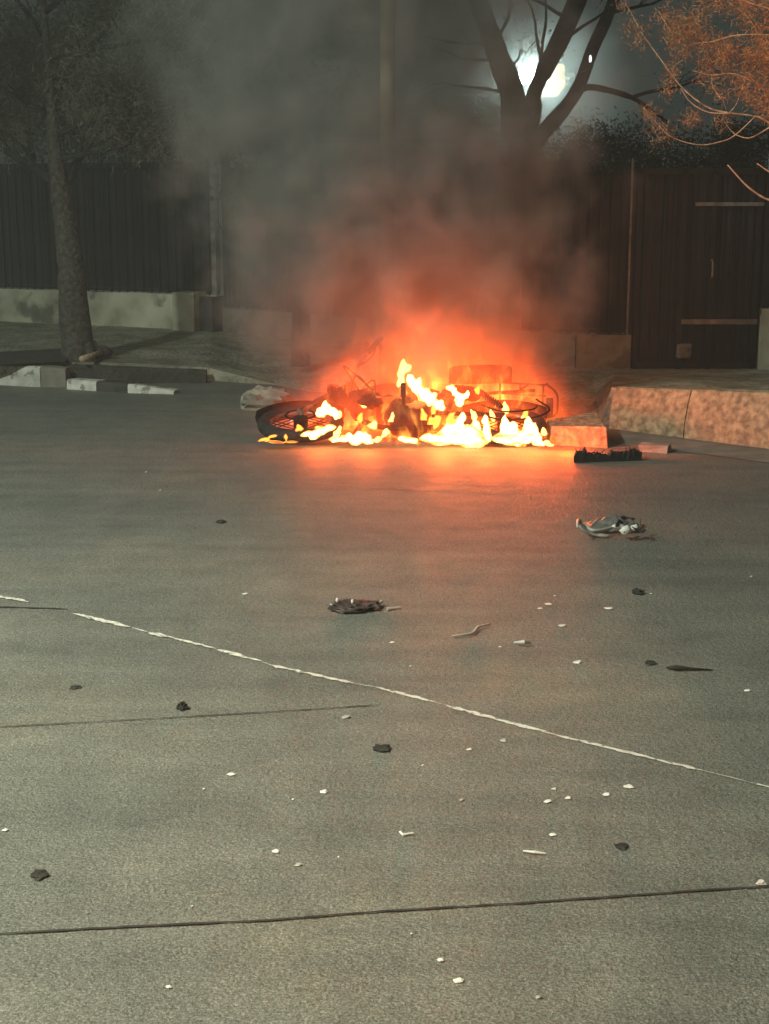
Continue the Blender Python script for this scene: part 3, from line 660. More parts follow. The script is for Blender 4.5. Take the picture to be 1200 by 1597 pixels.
mb.add(vs, [(i*12+k, i*12+(k+1) % 12, (i+1)*12+(k+1) % 12, (i+1)*12+k) for i in range(5) for k in range(12)]+[tuple(range(12)), tuple(60+k for k in range(12))])
mb.build('seat', M['char'], mc, smooth=True)
mb = MB(); mb.ell((.0, .02, .37), (.135, .15, .13), 20, 14, .12, 5); mb.tube([(-.08, -.11, .31), (-.08, .13, .31)], [.09, .09], 20)
en = mb.build('engine', M['char'], mc, smooth=True)
mb = MB()
for i in range(8): mb.box((.13, 0, .45+.02*i), (.13, .13, .008), Matrix.Rotation(R(12), 3, 'Y'))
mb.tube([(.12, 0, .44), (.15, 0, .62)], .045, 14); mb.build('cylinder_fins', M['burnt'], en)
mb = MB(); mb.tube([(-.08, .13, .31), (-.08, .145, .31)], .07, 20); mb.build('engine_cover', M['chrome'], en)
mb = MB(); mb.tube(catmull([(.28, -.05, .5), (.34, -.12, .34), (.2, -.17, .24), (-.1, -.18, .25), (-.4, -.19, .30)], 5), .02, 10)
mb.tube([(-.38, -.19, .30), (-.44, -.19, .31), (-.88, -.2, .39), (-.9, -.2, .395)], [.025, .045, .045, .03], 14); mb.build('exhaust', M['chrome'], mc, smooth=True)
mb = MB()
for y in (-.075, .075): mb.tube([(-.18, y, .32), (-.68, y, .285)], .016, 8)
mb.build('swingarm', M['burnt'], mc)
for y in (-.125, .125):
    mb = MB(); mb.tube([(-.66, y, .31), (-.52, y, .62)], .013, 8)
    mb.tube([(-.64+.02*math.sin(0)+(.11*i/60)*1.0, y, .35+.2*i/60) for i in range(2)], .02, 6)
    pts = [(-.65+.12*t/48+.028*0, y+.026*math.cos(t*1.05), .335+.24*t/48+.026*math.sin(t*1.05)) for t in range(49)]
    mb.tube(pts, .005, 5); mb.build('shock_absorber', M['burnt'], mc)
mb = MB(); vs = []
for i in range(13):
    a = R(20+125*i/12); 
    for y, dr in ((-.062, -.03), (-.05, 0), (0, .014), (.05, 0), (.062, -.03)): vs.append((.70+(.335+dr)*math.cos(a), y, .295+(.335+dr)*math.sin(a)))
mb.add(vs, [(i*5+k, i*5+k+1, (i+1)*5+k+1, (i+1)*5+k) for i in range(12) for k in range(4)]); o_ = mb.build('front_mudguard', M['char'], mc, smooth=True)
sd = o_.modifiers.new('thick', 'SOLIDIFY'); sd.thickness = .004
mb = MB(); vs = []
for i in range(12):
    a = R(15+130*i/11)
    for y, dr in ((-.075, -.04), (-.06, 0), (0, .014), (.06, 0), (.075, -.04)): vs.append((-.68+(.35+dr)*math.cos(a), y, .30+(.35+dr)*math.sin(a)))
mb.add(vs, [(i*5+k, i*5+k+1, (i+1)*5+k+1, (i+1)*5+k) for i in range(11) for k in range(4)]); o_ = mb.build('rear_mudguard', M['char'], mc, smooth=True)
sd = o_.modifiers.new('thick', 'SOLIDIFY'); sd.thickness = .004
rk = MB()
for y in (-.12, -.04, .04, .12): rk.tube([(-.62, y, .86), (-.98, y, .80)], .007, 6)
for x in (-.66, -.8, -.96): rk.tube([(x, -.13, .855-.17*(-.62-x)), (x, .13, .855-.17*(-.62-x))], .007, 6)
rk.tube(catmull([(-.98, -.13, .80), (-1.05, -.08, .74), (-1.06, 0, .72), (-1.05, .08, .74), (-.98, .13, .80)], 4), .008, 6)
for y in (-.12, .12): rk.tube([(-.86, y, .82), (-.80, y, .70)], .008, 6)
rk.build('luggage_rack', M['burnt'], mc)
mb = MB(); mb.box((-1.0, 0, .66), (.05, .13, .07)); mb.build('tail_light', M['darkplastic'], mc, bevel=.01)
cb = MB()
for k_ in range(7):
    a_ = Vector((.40+r4.uniform(-.05, .06), r4.uniform(-.12, .16), .92)); b_ = Vector((r4.uniform(.15, .5), r4.uniform(-.1, .15), r4.uniform(.4, .7)))
    cb.tube(catmull([a_, (a_+b_)/2+Vector((r4.uniform(-.1, .15), r4.uniform(0, .15), .1)), b_], 5), .006, 5)
cb.build('cables', M['char'], mc, smooth=True)
for k_, (x, y, z, a, b, c) in enumerate(((.30, .05, .58, .10, .10, .06), (-.14, .10, .52, .12, .07, .09), (.22, .13, .42, .08, .05, .10), (-.40, .12, .60, .13, .05, .06), (.48, .06, .62, .07, .09, .07))):
    mb = MB(); mb.ell((x, y, z), (a, b, c), 16, 10, .7, k_*3+1, None, 2.5); mb.build('melted_panel', M['char'], mc)
gd = MB()  # crash guard wire around the rear wheel
for dy in (.10,):
    gd.tube(catmull([(-.45, dy, .34), (-.62, dy+.02, .08), (-.85, dy+.02, .10), (-.98, dy, .33), (-.90, dy, .55)], 5), .007, 6)
    gd.tube(catmull([(-.50, dy, .45), (-.66, dy+.03, .20), (-.85, dy+.03, .24), (-.9, dy, .40)], 5), .006, 6)
gd.build('leg_guard', M['burnt'], mc)
for s in (1, -1):
    mb = MB(); mb.tube([(.0, .10*s, .27), (.0, .22*s, .26)], .012, 8); mb.tube([(0, .21*s, .26), (0, .30*s, .26)], .018, 8); mb.build('footpeg', M['rubber'], mc)
mb = MB(); mb.tube(catmull([(.02, .16, .36), (.1, .19, .34), (.18, .2, .27), (.2, .26, .24)], 4), .008, 6); mb.build('gear_lever', M['chrome'], mc)
mb = MB()
for z in (.335, .245): mb.tube([(-.12, -.06, z+.02), (-.68, -.06, z)], .007, 5)
mb.build('chain', M['burnt'], mc)
mb = MB(); mb.box((-.28, .0, .50), (.24, .20, .17), None, .012, rnd); mb.build('side_panel', M['char'], mc, bevel=.01)

# ------------------------------------------------------------------ flames
def flame(lab, blobs, m, Y=9.75, name='flame', vox=.008):
    """blobs: (px, py, half width px, half height px[, tilt degrees, dY]) tongue shaped, in metres after scaling"""
    mb = MB(); c0 = PY(blobs[0][0], blobs[0][1], Y); k = Y/F/math.cos(PITCH)*.98
    for i, b in enumerate(blobs):
        px, py, hw, hh = b[:4]; tilt = b[4] if len(b) > 4 else 0; dy = b[5] if len(b) > 5 else 0
        c = PY(px, py, Y+dy)-c0; w, h = hw*k, hh*k
        rot = Matrix.Rotation(R(tilt), 3, 'Y')
        vs = []; N_, M_ = 14, 10; sd_ = i*3.7+px*.1
        def pt(th, ph):
            z = math.cos(th); t = (z+1)/2
            rad = math.sin(th)*(1.0-.45*max(0, z)**1.2)
            v = Vector((rad*math.cos(ph)*w, rad*math.sin(ph)*max(w*.8, .02), z*h))
            v *= 1+.30*mn.noise(Vector((math.sin(th)*math.cos(ph)*1.6, math.sin(th)*math.sin(ph)*1.6+sd_, z*1.8)))
            v.x += w*.35*mn.noise(Vector((sd_, z*2.2, 0)))
            return rot @ v+c
        vs = [pt(0, 0)]+[pt(math.pi*a/M_, 2*math.pi*j/N_) for a in range(1, M_) for j in range(N_)]+[pt(math.pi, 0)]
        fs = [(0, 1+j, 1+(j+1) % N_) for j in range(N_)]
        for a in range(M_-2):
            for j in range(N_):
                p = 1+a*N_+j; q = 1+a*N_+(j+1) % N_; fs.append((p, p+N_, q+N_, q))
        L_ = len(vs)-1; o = 1+(M_-2)*N_; fs += [(L_, o+(j+1) % N_, o+j) for j in range(N_)]
        mb.add(vs, fs)
    o = mb.build(name, M[m], smooth=True); o.location = c0
    rm = o.modifiers.new('join', 'REMESH'); rm.mode = 'VOXEL'; rm.voxel_size = vox; rm.use_smooth_shade = True
    sm_ = o.modifiers.new('soft', 'SMOOTH'); sm_.factor = .6; sm_.iterations = 1
    return tag(o, lab, 'flame', 'flames on the burning motorcycle')
flame('broad white hot flame under the middle of the motorcycle, largest of all', [(690, 684, 22, 12), (712, 682, 24, 14), (735, 682, 26, 20), (716, 664, 8, 16), (722, 650, 6, 9), (742, 668, 9, 17), (668, 682, 16, 9), (700, 672, 14, 13), (757, 686, 10, 8)], 'flame', 9.6)
flame('row of white flame tongues under the seat, left of the rear wheel', [(790, 684, 24, 11), (815, 682, 24, 13), (788, 664, 9, 18), (800, 673, 12, 16), (824, 668, 10, 20), (812, 690, 14, 7), (836, 682, 12, 11), (778, 683, 12, 9), (835, 670, 6, 12)], 'flame', 9.6)
flame('slim white flame between the two broad ground flames', [(759, 670, 7, 15), (757, 655, 6, 9), (762, 680, 7, 8)], 'flame', 9.6)
flame('round white flame at the edge of the rear wheel', [(838, 689, 9, 8), (846, 692, 6, 5)], 'flame', 9.5)
flame('faint small flame inside the rear wheel', [(853, 689, 6, 4), (858, 694, 8, 3)], 'flameyellow', 9.5)
flame('white arched flame over the front wheel', [(500, 643, 9, 9, 35), (511, 638, 9, 9), (521, 644, 8, 12, -38), (507, 630, 5, 7)], 'flame', 9.8)
flame('long low white flame across the front wheel', [(481, 676, 14, 5, -12), (498, 672, 16, 8, -12), (514, 667, 11, 7, -12), (490, 681, 9, 6)], 'flame', 9.6)
flame('low white flame between the front wheel and the handlebar', [(535, 684, 12, 6, 3), (545, 680, 7, 7), (524, 687, 9, 4)], 'flame', 9.55)
flame('small yellow flame at the front hub', [(526, 675, 7, 6), (520, 684, 9, 4), (530, 668, 4, 6)], 'flameyellow', 9.6)
flame('rounded white flame on the ground below the handlebar', [(556, 686, 13, 9), (568, 682, 11, 10), (548, 684, 8, 7), (575, 688, 9, 6), (560, 678, 6, 8)], 'flame', 9.55)
flame('small white flame at the headlight', [(581, 664, 9, 6), (584, 660, 6, 5)], 'flameyellow', 9.8)
flame('flickering yellow flame beside the handlebar stem', [(574, 628, 6, 7), (568, 633, 5, 5), (562, 628, 4, 4)], 'flameyellow', 10.1)
flame('tiny yellow flame left of the handlebar stem', [(530, 645, 5, 6), (529, 650, 4, 4)], 'flameyellow', 9.8)
flame('flat white flame on the ground under the engine', [(638, 686, 14, 6, 4), (628, 684, 9, 5), (646, 687, 8, 6)], 'flame', 9.55)
flame('highest yellow white flame tongue, above the fuel tank', [(629, 572, 7, 13, 8), (636, 574, 7, 9, 60), (625, 588, 6, 15, -14), (622, 598, 4, 7)], 'flameyellow', 10.2)
flame('thick slanting white flame running down the fuel tank', [(641, 594, 9, 13, -20), (650, 604, 9, 13, -35), (654, 597, 5, 12), (660, 615, 12, 13, -50), (672, 622, 13, 10, -60), (684, 631, 10, 8, -55), (690, 636, 6, 5, -50)], 'flame', 9.85)
flame('yellow flame in front of the seat', [(703, 605, 9, 6), (712, 614, 7, 6), (718, 622, 9, 9), (724, 618, 8, 5), (716, 630, 6, 6), (730, 613, 4, 5)], 'flame', 9.9)
flame('small yellow flame standing on the frame behind the seat', [(789, 638, 7, 8), (787, 632, 4, 8)], 'flameyellow', 10.0)
flame('small orange flame above the seat', [(727, 580, 10, 6), (723, 576, 6, 5), (731, 575, 4, 5)], 'flameyellow', 10.4)
flame('soft yellow flame between the tank and the ground flames', [(675, 659, 12, 12), (682, 654, 8, 9)], 'flameorange', 9.9)
flame('small white flame beneath the frame tail', [(818, 650, 6, 5), (824, 655, 5, 6)], 'flameyellow', 9.9)
flame('pale orange embers in the front tyre', [(412, 685, 11, 3, -14), (426, 680, 9, 3, -14), (446, 681, 4, 5), (430, 689, 16, 2, 5), (455, 689, 12, 2, 0)], 'flameorange', 9.5, vox=.006)
rq = random.Random(31)
for x, y, w_, h_ in ((468, 667, 5, 8), (602, 674, 6, 8), (612, 650, 4, 9), (661, 646, 5, 11), (702, 652, 6, 13), (739, 646, 5, 10), (768, 648, 5, 11), (848, 673, 5, 8),
                    (562, 650, 5, 8), (745, 608, 5, 7), (590, 685, 7, 6), (538, 683, 6, 5), (676, 640, 5, 10), (820, 645, 5, 9)):
    flame('small orange flame licking among the burning motorcycle parts', [(x, y, w_, h_, rq.uniform(-35, 35)), (x+w_*rq.uniform(-1.2, 1.2), y+h_*rq.uniform(.2, .8), w_*rq.uniform(.7, 1.2), h_*rq.uniform(.4, .7), rq.uniform(-70, 70))], rq.choice(('flameorange', 'flameyellow')), 9.55+(690-y)*.006, vox=.007)
# fire light
for x, y, Yd, pw in ((500, 672, 9.5, 5.5), (575, 676, 9.45, 5.5), (690, 672, 9.40, 11), (760, 668, 9.36, 12), (830, 670, 9.36, 10), (885, 680, 9.43, 8)):
    lamp('fire_light', 'POINT', PY(x, y, Yd), pw, (1, .10, .014), .07)
lamp('fire_light', 'POINT', PY(668, 590, 10.1), 9, (1, .15, .035), .2)
lamp('fire_light', 'POINT', PY(640, 500, 9.9), 8, (1, .20, .10), .35)

# ------------------------------------------------------------------ smoke and fire volume
def loft(name, zs, m, lab, cx=None):
    mb = MB(); n = 28; vs = []
    for (z, x, y, rx, ry) in zs:
        for k in range(n):
            q = 2*math.pi*k/n; vs.append((x+rx*math.cos(q), y+ry*math.sin(q), z))
    fs = [(i*n+k, i*n+(k+1) % n, (i+1)*n+(k+1) % n, (i+1)*n+k) for i in range(len(zs)-1) for k in range(n)]
    fs += [tuple(range(n))[::-1], tuple((len(zs)-1)*n+k for k in range(n))]
    mb.add(vs, fs); o = mb.build(name, m); o['kind'] = 'stuff'; return tag(o, lab, name.replace('_', ' '))
def vmath(N, L, op, a, b=None, c=None):
    x = N.new('ShaderNodeMath'); x.operation = op
    for i, v in enumerate((a, b, c)):
        if v is None: continue
        if isinstance(v, (int, float)): x.inputs[i].default_value = v
        else: L.new(v, x.inputs[i])
    return x.outputs[0]
def smoke_mat():
    m = bpy.data.materials.new('smoke'); m.use_nodes = True; N = m.node_tree.nodes; L = m.node_tree.links; N.remove(N['Principled BSDF'])
    tc = N.new('ShaderNodeTexCoord'); sp = N.new('ShaderNodeSeparateXYZ'); L.new(tc.outputs['Object'], sp.inputs[0]); X, Y, Z = sp.outputs
    v = lambda *a: vmath(N, L, *a)
    xc = v('SUBTRACT', .27, v('MULTIPLY', Z, .15)); rx = v('ADD', 1.08, v('MULTIPLY', Z, .22))
    yc = v('ADD', 10.42, v('MULTIPLY', Z, .12)); ry = v('ADD', .62, v('MULTIPLY', Z, .12))
    dx = v('DIVIDE', v('SUBTRACT', X, xc), rx); dy = v('DIVIDE', v('SUBTRACT', Y, yc), ry)
    r = v('SQRT', v('ADD', v('MULTIPLY', dx, dx), v('MULTIPLY', dy, dy)))
    n1 = N.new('ShaderNodeTexNoise'); n1.inputs['Scale'].default_value = 1.9; n1.inputs['Detail'].default_value = 3; n1.inputs['Distortion'].default_value = .4
    L.new(tc.outputs['Object'], n1.inputs['Vector'])
    e = v('ADD', r, v('MULTIPLY', v('SUBTRACT', n1.outputs['Fac'], .5), 1.45))
    mr = N.new('ShaderNodeMapRange'); mr.interpolation_type = 'SMOOTHSTEP'; mr.inputs['From Min'].default_value = 1.10; mr.inputs['From Max'].default_value = .35
    mr.inputs['To Min'].default_value = 0; mr.inputs['To Max'].default_value = 1; L.new(e, mr.inputs['Value'])
    n2 = N.new('ShaderNodeTexNoise'); n2.inputs['Scale'].default_value = 4.5; n2.inputs['Detail'].default_value = 4; L.new(tc.outputs['Object'], n2.inputs['Vector'])
    k = N.new('ShaderNodeMapRange'); k.inputs['From Min'].default_value = .3; k.inputs['From Max'].default_value = .7; k.inputs['To Min'].default_value = .15; k.inputs['To Max'].default_value = 1.7
    L.new(n2.outputs['Fac'], k.inputs['Value'])
    hz = N.new('ShaderNodeMapRange'); hz.inputs['From Min'].default_value = .35; hz.inputs['From Max'].default_value = 1.1; hz.inputs['To Min'].default_value = .12; hz.inputs['To Max'].default_value = 1
    L.new(Z, hz.inputs['Value'])
    tp = N.new('ShaderNodeMapRange'); tp.inputs['From Min'].default_value = 1.5; tp.inputs['From Max'].default_value = 2.4; tp.inputs['To Min'].default_value = 4.8; tp.inputs['To Max'].default_value = 1.9; L.new(Z, tp.inputs['Value'])
    den = v('MULTIPLY', v('MULTIPLY', v('MULTIPLY', mr.outputs[0], k.outputs[0]), hz.outputs[0]), tp.outputs[0])
    pv = N.new('ShaderNodeVolumePrincipled'); pv.inputs['Color'].default_value = (.46, .485, .45, 1); pv.inputs['Anisotropy'].default_value = .1
    L.new(den, pv.inputs['Density']); L.new(pv.outputs[0], N['Material Output'].inputs['Volume']); return m
def fire_mat():
    m = bpy.data.materials.new('fire_glow'); m.use_nodes = True; N = m.node_tree.nodes; L = m.node_tree.links; N.remove(N['Principled BSDF'])
    tc = N.new('ShaderNodeTexCoord'); sp = N.new('ShaderNodeSeparateXYZ'); L.new(tc.outputs['Object'], sp.inputs[0]); X, Y, Z = sp.outputs
    v = lambda *a: vmath(N, L, *a)
    mp = N.new('ShaderNodeMapping'); mp.inputs['Scale'].default_value = (1, 1, .65); L.new(tc.outputs['Object'], mp.inputs[0])
    n1 = N.new('ShaderNodeTexNoise'); n1.inputs['Scale'].default_value = 3.6; n1.inputs['Detail'].default_value = 6; n1.inputs['Distortion'].default_value = 1.2
    L.new(mp.outputs[0], n1.inputs['Vector']); nz = v('SUBTRACT', n1.outputs['Fac'], .5)
    # base glow: wide low ellipse; falls off with height
    dx = v('DIVIDE', v('SUBTRACT', X, .25), v('SUBTRACT', 1.40, v('MULTIPLY', Z, .36))); dy = v('DIVIDE', v('SUBTRACT', v('SUBTRACT', Y, v('MULTIPLY', Z, .35)), 10.22), .66)
    r = v('SQRT', v('ADD', v('MULTIPLY', dx, dx), v('MULTIPLY', dy, dy)))
    e = v('ADD', r, v('MULTIPLY', nz, 1.1))
    side = N.new('ShaderNodeMapRange'); side.interpolation_type = 'SMOOTHSTEP'; side.inputs['From Min'].default_value = 1.0; side.inputs['From Max'].default_value = .55; L.new(e, side.inputs['Value'])
    xo = v('SUBTRACT', X, .42); zz = v('ADD', v('ADD', Z, v('MULTIPLY', v('MULTIPLY', xo, xo), .42)), v('MULTIPLY', nz, -1.7))
    hh = N.new('ShaderNodeMapRange'); hh.interpolation_type = 'SMOOTHSTEP'; hh.inputs['From Min'].default_value = .90; hh.inputs['From Max'].default_value = .34; L.new(zz, hh.inputs['Value'])
    plume = v('MULTIPLY', v('EXPONENT', v('MULTIPLY', zz, -1.7)), .085)  # glow of the firelit smoke higher up, put in as emission
    g_ = v('MULTIPLY', side.outputs[0], v('ADD', v('MULTIPLY', hh.outputs[0], .75), plume))
    mp2 = N.new('ShaderNodeMapping'); mp2.inputs['Scale'].default_value = (1, .8, .42); mp2.inputs['Rotation'].default_value = (0, R(-18), 0); L.new(tc.outputs['Object'], mp2.inputs[0])
    n3 = N.new('ShaderNodeTexNoise'); n3.inputs['Scale'].default_value = 8.5; n3.inputs['Detail'].default_value = 3; n3.inputs['Distortion'].default_value = 1.6; L.new(mp2.outputs[0], n3.inputs['Vector'])
    tg = N.new('ShaderNodeMapRange'); tg.inputs['From Min'].default_value = .56; tg.inputs['From Max'].default_value = .70; L.new(v('SUBTRACT', n3.outputs['Fac'], v('MULTIPLY', zz, .10)), tg.inputs['Value'])
    lo = N.new('ShaderNodeMapRange'); lo.interpolation_type = 'SMOOTHSTEP'; lo.inputs['From Min'].default_value = .58; lo.inputs['From Max'].default_value = .05; L.new(zz, lo.inputs['Value'])
    tong = v('MULTIPLY', v('MULTIPLY', tg.outputs[0], lo.outputs[0]), side.outputs[0])
    e2 = N.new('ShaderNodeEmission'); e2.inputs[0].default_value = (1, .30, .035, 1); L.new(v('MULTIPLY', tong, 22.0), e2.inputs[1])
    em = N.new('ShaderNodeEmission'); em.inputs[0].default_value = (1, .092, .012, 1)
    L.new(v('MULTIPLY', g_, 2.1), em.inputs[1]); ash = N.new('ShaderNodeAddShader'); L.new(em.outputs[0], ash.inputs[0]); L.new(e2.outputs[0], ash.inputs[1])
    L.new(ash.outputs[0], N['Material Output'].inputs['Volume']); m.cycles.volume_step_rate = .3; return m
loft('smoke', [(.10, .3, 10.2, 1.4, .8), (1.0, .18, 10.4, 1.7, 1.0), (2.2, .0, 10.65, 2.0, 1.15), (3.6, -.2, 10.95, 2.3, 1.3), (4.4, -.3, 11.1, 2.4, 1.3)], smoke_mat(), 'dark smoke column rising from the fire')
loft('fire', [(.012, .25, 10.12, 1.5, .80), (.5, .27, 10.28, 1.45, .85), (1.2, .3, 10.52, 1.25, .85), (2.0, .3, 10.8, 1.0, .9)], fire_mat(), 'orange fire and firelit smoke glow, emitted by the volume, around the motorcycle')
hz = MB(); hz.box((0, 35, 6), (144, 114, 16)); hm = bpy.data.materials.new('haze'); hm.use_nodes = True; N = hm.node_tree.nodes; N.remove(N['Principled BSDF'])
pv = N.new('ShaderNodeVolumePrincipled'); pv.inputs['Density'].default_value = .0045; pv.inputs['Color'].default_value = (.80, .86, .82, 1); hm.node_tree.links.new(pv.outputs[0], N['Material Output'].inputs['Volume'])
m_ = bpy.data.materials.new('halo_mist'); m_.use_nodes = True; N = m_.node_tree.nodes; L = m_.node_tree.links; N.remove(N['Principled BSDF'])
v = lambda *a: vmath(N, L, *a)
tc = N.new('ShaderNodeTexCoord'); sb = N.new('ShaderNodeVectorMath'); sb.operation = 'SUBTRACT'; L.new(tc.outputs['Object'], sb.inputs[0]); sb.inputs[1].default_value = (fl.x+.15, fl.y-.3, fl.z-.2)
ln_ = N.new('ShaderNodeVectorMath'); ln_.operation = 'LENGTH'; L.new(sb.outputs[0], ln_.inputs[0])
nz = N.new('ShaderNodeTexNoise'); nz.inputs['Scale'].default_value = 1.3; nz.inputs['Detail'].default_value = 4; L.new(tc.outputs['Object'], nz.inputs['Vector'])
rd_ = v('ADD', ln_.outputs['Value'], v('MULTIPLY', v('SUBTRACT', nz.outputs['Fac'], .5), 1.6))
mr = N.new('ShaderNodeMapRange'); mr.interpolation_type = 'SMOOTHSTEP'; mr.inputs['From Min'].default_value = 1.45; mr.inputs['From Max'].default_value = .0; mr.inputs['To Max'].default_value = .15; L.new(rd_, mr.inputs['Value'])
pv = N.new('ShaderNodeVolumePrincipled'); pv.inputs['Color'].default_value = (.78, .88, .87, 1); L.new(mr.outputs[0], pv.inputs['Density']); L.new(pv.outputs[0], N['Material Output'].inputs['Volume'])
q_ = MB(); q_.ell((fl.x+.15, fl.y-.3, fl.z-.2), (2.4, 2.4, 2.4), 32, 20, .1, 6, None, 1.6)  # thin scattering ball added so the floodlight gets a halo
tag(q_.build('halo', m_, smooth=True), 'ball of vapour added around the floodlight to make its glow', 'halo', kind='stuff')
tag(hz.build('haze', hm), 'thin grey night haze over the whole street', 'haze', kind='stuff')

# ------------------------------------------------------------------ debris
def charpanel():
    a, b = P(896, 722), P(1002, 718); r = random.Random(4); root = MB(); n = 26; vs = []
    for i in range(n+1):
        f = i/n; p = a.lerp(b, f); w = .055*(1-.25*abs(f-.5))+r.uniform(-.008, .008); h = .055+r.uniform(-.014, .02)
        if i in (1, 3, 4): h += .03
        if i in (21, 22, 23): h += .022
        for (d, z) in ((-.01, .004), (0, h*.8), (.02, h), (w, h*.8+r.uniform(-.01, .01)), (w*1.4, .006)): vs.append(p+Vector((r.uniform(-.006, .006), d, z)))
    root.add(vs, [(i*5+k, i*5+(k+1) % 5, (i+1)*5+(k+1) % 5, (i+1)*5+k) for i in range(n) for k in range(5)]+[tuple(range(5)), tuple(n*5+k for k in range(5))])
    for _ in range(26):
        f = r.random(); p = a.lerp(b, f)+Vector((0, r.uniform(0, .06), .05)); d = Vector((r.gauss(0, .6), r.gauss(0, .4), abs(r.gauss(.5, .4)))).normalized()*r.uniform(.015, .04)
        root.tube([p, p+d], [.006, .002], 5)
    tag(root.build('charred_panel', M['char']), 'long charred black plastic panel by the right kerb', 'debris')
charpanel()
def glossy_debris():
    o = P(955, 834); root = empty('broken_fairing', o, 'broken silver fairing piece lying on the road right of the fire', 'debris')
    q = lambda x, y, z=.0: P(x, y, z)-o
    mb = MB(); mb.tube(catmull([q(901, 822, .075), q(903, 812, .08), q(908, 822, .05), q(920, 829, .03), q(938, 835, .015), q(950, 836, .012)], 6), [.006+.008*math.sin(i/30*3.1) for i in range(31)], 7)
    mb.tube(catmull([q(912, 816, .06), q(922, 826, .045), q(935, 827, .04), q(950, 824, .04), q(965, 818, .055)], 6), .008, 7); mb.build('trim_strip', M['silver'], root, smooth=True)
    r = random.Random(12); mb = MB(); n = 12; m_ = 6; vs = []
    for i in range(n+1):
        for j in range(m_+1):
            f = i/n; g = j/m_; p = q(918+82*f, 834-2*f, 0)+Vector((0, .22*g, .015+.05*math.sin(f*2.6)*math.sin(g*2.8)+r.uniform(-.006, .006))); vs.append(p)
    fs = [(i*(m_+1)+j, i*(m_+1)+j+1, (i+1)*(m_+1)+j+1, (i+1)*(m_+1)+j) for i in range(n) for j in range(m_) if not (i > 7 and j in (2, 3) or (i in (3, 4) and j > 3))]
    mb.add(vs, fs); o_ = mb.build('shell', M['lens'], root); sd = o_.modifiers.new('t', 'SOLIDIFY'); sd.thickness = .004
    for (x, y, z, a, b) in ((975, 826, .055, .028, .022), (964, 820, .07, .030, .012), (990, 822, .06, .02, .014)):
        mb = MB(); mb.ell(q(x, y, z)+Vector((0, -.01, 0)), (a, .02, b), 12, 8, .5, x); mb.build('reflector', M['white'], root, smooth=True)
    for _ in range(12):
        mb = MB(); p = q(r.uniform(965, 1003), r.uniform(818, 830), .05); d = Vector((r.gauss(0, 1), r.gauss(0, .5), abs(r.gauss(.3, .6)))).normalized()*r.uniform(.02, .06); mb.tube([p, p+d], [.006, .002], 5); mb.build('shard', M['darkplastic'], root)
    mb = MB(); mb.tube([q(962, 820, .08), q(966, 812, .09), q(971, 816, .08)], .008, 6); mb.build('bracket', M['char'], root)
glossy_debris()
def dark_debris():
    o = P(550, 952); root = empty('broken_housing', o, 'dark broken plastic housing with a curved wire, in the middle of the road', 'debris')
    q = lambda x, y, z=.0: P(x, y, z)-o
    mb = MB(); mb.ell(q(548, 944, .02), (.085, .07, .018), 20, 10, .6, 4); mb.ell(q(572, 944, .015), (.06, .05, .016), 16, 10, .6, 8); mb.build('housing', M['darkplastic'], root)
    mb = MB(); mb.tube(catmull([q(516, 942, .02), q(524, 948, .015), q(540, 953, .01), q(550, 951, .012), q(554, 944, .03)], 6), .0045, 7); mb.build('wire', M['silver'], root, smooth=True)
    for x, y in ((526, 936), (550, 938)):
        mb = MB(); mb.ell(q(x, y, .045), (.006, .006, .010), 8, 6); mb.build('clip', M['white'], root)
    mb = MB(); mb.tube([q(587, 944, .015), q(596, 938, .02)], .007, 6); mb.tube([q(604, 950, .008), q(625, 947, .01)], [.008, .004], 6); mb.build('splinter', M['silver'], root)
dark_debris()
mb = MB(); mb.tube(catmull([P(705, 992, .01), P(722, 990, .012), P(738, 987, .01), P(746, 978, .012), P(765, 973, .01)], 5), [.004]*8+[.006]*8+[.004]*5, 6)
tag(mb.build('bent_strip', M['silver'], smooth=True), 'bent thin grey strip lying right of the dark housing', 'debris')
mb = MB(); mb.tube([P(816, 1327, .006), P(834, 1329, .008), P(851, 1331, .005)], [.002, .004, .002], 6)
tag(mb.build('thin_rod', M['white']), 'straight thin white sliver on the near asphalt', 'debris')
mb = MB(); mb.tube([P(624, 1297, .006), P(629, 1302, .004), P(645, 1299, .006)], [.003, .004, .003], 6)
tag(mb.build('bent_sliver', M['white']), 'small V shaped white sliver on the near asphalt', 'debris')
mb = MB(); mb.tube([P(802, 1002, .012), P(818, 1001, .02), P(828, 1002, .012)], [.004, .008, .004], 6)
tag(mb.build('curled_shard', M['silver']), 'curled silver shard casting a thin shadow, right of the bent strip', 'debris')
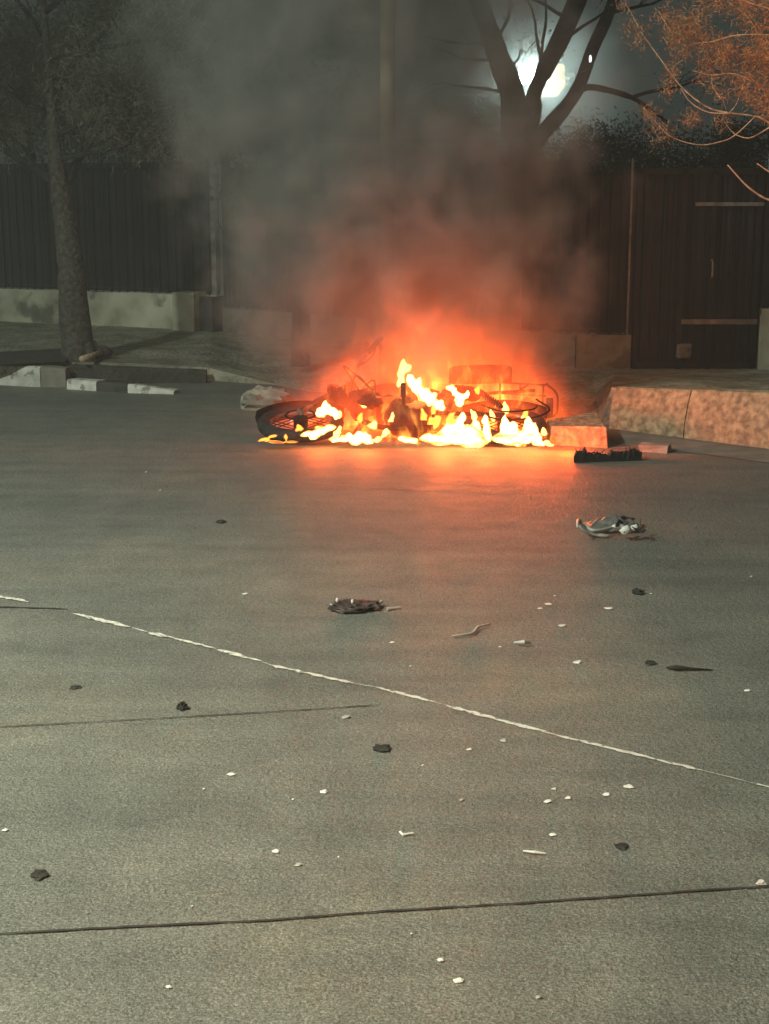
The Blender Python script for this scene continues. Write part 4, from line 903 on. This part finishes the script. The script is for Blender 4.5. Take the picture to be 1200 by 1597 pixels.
shards = [(383, 927, 6, 'white chip alone above the painted line, left of the dark housing'), (361, 1209, 8, 'white chip left of centre below the dark clod'),
 (505, 1236, 9, 'flat bright white chip in the near lane, centre left'), (430, 1329, 8, 'rounded white chip near the seam, left of centre'), (465, 1350, 8, 'dull white chip just above the long seam'),
 (263, 1541, 7, 'white chip nearest the lower left corner'), (687, 1499, 8, 'narrow white chip below the long seam'), (715, 1531, 11, 'largest white chip below the long seam'),
 (732, 1170, 6, 'white chip right of the round dark clod'), (980, 1228, 10, 'white chip with a dark rim below the painted line, right'), (946, 1240, 7, 'pale chip left of the dark rimmed chip'),
 (855, 1251, 9, 'lower white chip of the cluster below the painted line'), (864, 1232, 6, 'upper white chip of the cluster below the painted line'), (886, 1246, 7, 'rightmost pale chip of the cluster below the painted line'),
 (861, 1303, 8, 'white chip just above the thin white sliver'), (901, 1034, 8, 'flat white chip alone right of the painted line'), (877, 977, 8, 'narrow white chip below the pair of chips'),
 (950, 950, 9, 'bright white chip with a bluish shadow, right'), (842, 950, 5, 'lower white chip of a pair right of centre'), (855, 943, 7, 'upper narrow chip of a pair right of centre'),
 (1165, 1078, 6, 'small white chip at the far right'), (8, 1296, 6, 'white chip at the left edge of the photo'), (612, 1003, 5, 'white speck below the dark housing'), (785, 1156, 7, 'faint sliver below the painted line'),
 (540, 1120, 9, 'faint grey chip right of the upper seam end'), (720, 1249, 6, 'faint white chip between the clusters'), (840, 1557, 7, 'faint white chip near the bottom edge')]
r5 = random.Random(9)
def chip(px, py, w, m, lab, grp, cat='fragment', name='plastic_fragment', hf=.16):
    o = P(px, py); k = (o.y/F)*w; r = r5; n = 7; vs = []
    ang = [2*math.pi*i/n+r.uniform(-.3, .3) for i in range(n)]
    for z, s in ((.002, 1), (.003+k*hf*r.uniform(.4, 1), r.uniform(.6, .9))):
        for a in ang: rr = r.uniform(.6, 1.1); vs.append((math.cos(a)*k*1.1*rr*s, math.sin(a)*k*1.0*rr*s, z*(1+.3*math.cos(a))))
    mb = MB(); mb.add(vs, [tuple(range(n))[::-1], tuple(range(n, 2*n))]+[(i, (i+1) % n, (i+1) % n+n, i+n) for i in range(n)])
    ob = mb.build(name, M[m]); ob.location = (o.x, o.y, .001); ob.rotation_euler[2] = r.uniform(-.4, .4); return tag(ob, lab, cat, grp)
for x, y, w, lab in shards: chip(x, y, w*.9, 'silver' if ('faint' in lab or 'dull' in lab) else 'white', lab, 'plastic fragments scattered over the road')
for x, y in ((318, 1232), (528, 1338), (642, 1458), (659, 1195), (457, 1248), (865, 930), (250, 765), (228, 737), (1015, 927), (640, 1040), (1172, 900), (300, 1415), (780, 1010)):
    chip(x, y, 2.4, 'white', 'tiny white speck of plastic on the asphalt', 'tiny white specks on the road')
chip(1187, 1380, 9, 'pinkish', 'rounded pinkish stone at the right edge of the photo', None, 'stone', 'stone', .6)
for x, y, w, h, lab in [(285, 1106, 9, .9, 'upright dark clod beside the upper seam'), (597, 1169, 15, .25, 'round dark clod below the painted line'), (118, 1073, 9, .2, 'small dark clod left above the seam'),
    (1015, 1035, 9, .35, 'small dark clod left of the long dark smear'), (995, 926, 9, .6, 'pointed dark scrap right of the fragments'), (62, 1366, 15, .3, 'dark flat scrap in the lower left'), (970, 1321, 11, .2, 'thin dark scrap in the right near lane'), (345, 815, 8, .3, 'dark clod left below the fire')]:
    o = P(x, y); k = o.y/F*w; mb = MB(); mb.ell((0, 0, k*h*.5), (k, k*1.1, k*h), 14, 8, .7, x); ob = mb.build('dirt_clod', M['clod']); ob.location = (o.x, o.y, 0); tag(ob, lab, 'clod', 'dark clods on the road')
mb = MB(); mb.tube([P(1040, 1041, .006), P(1055, 1041, .014), P(1080, 1043, .008), P(1112, 1045, .004)], [.004, .009, .005, .002], 7)
tag(mb.build('dark_scrap', M['clod'], smooth=True), 'long dark scrap tapering to the right on the asphalt', 'scrap')
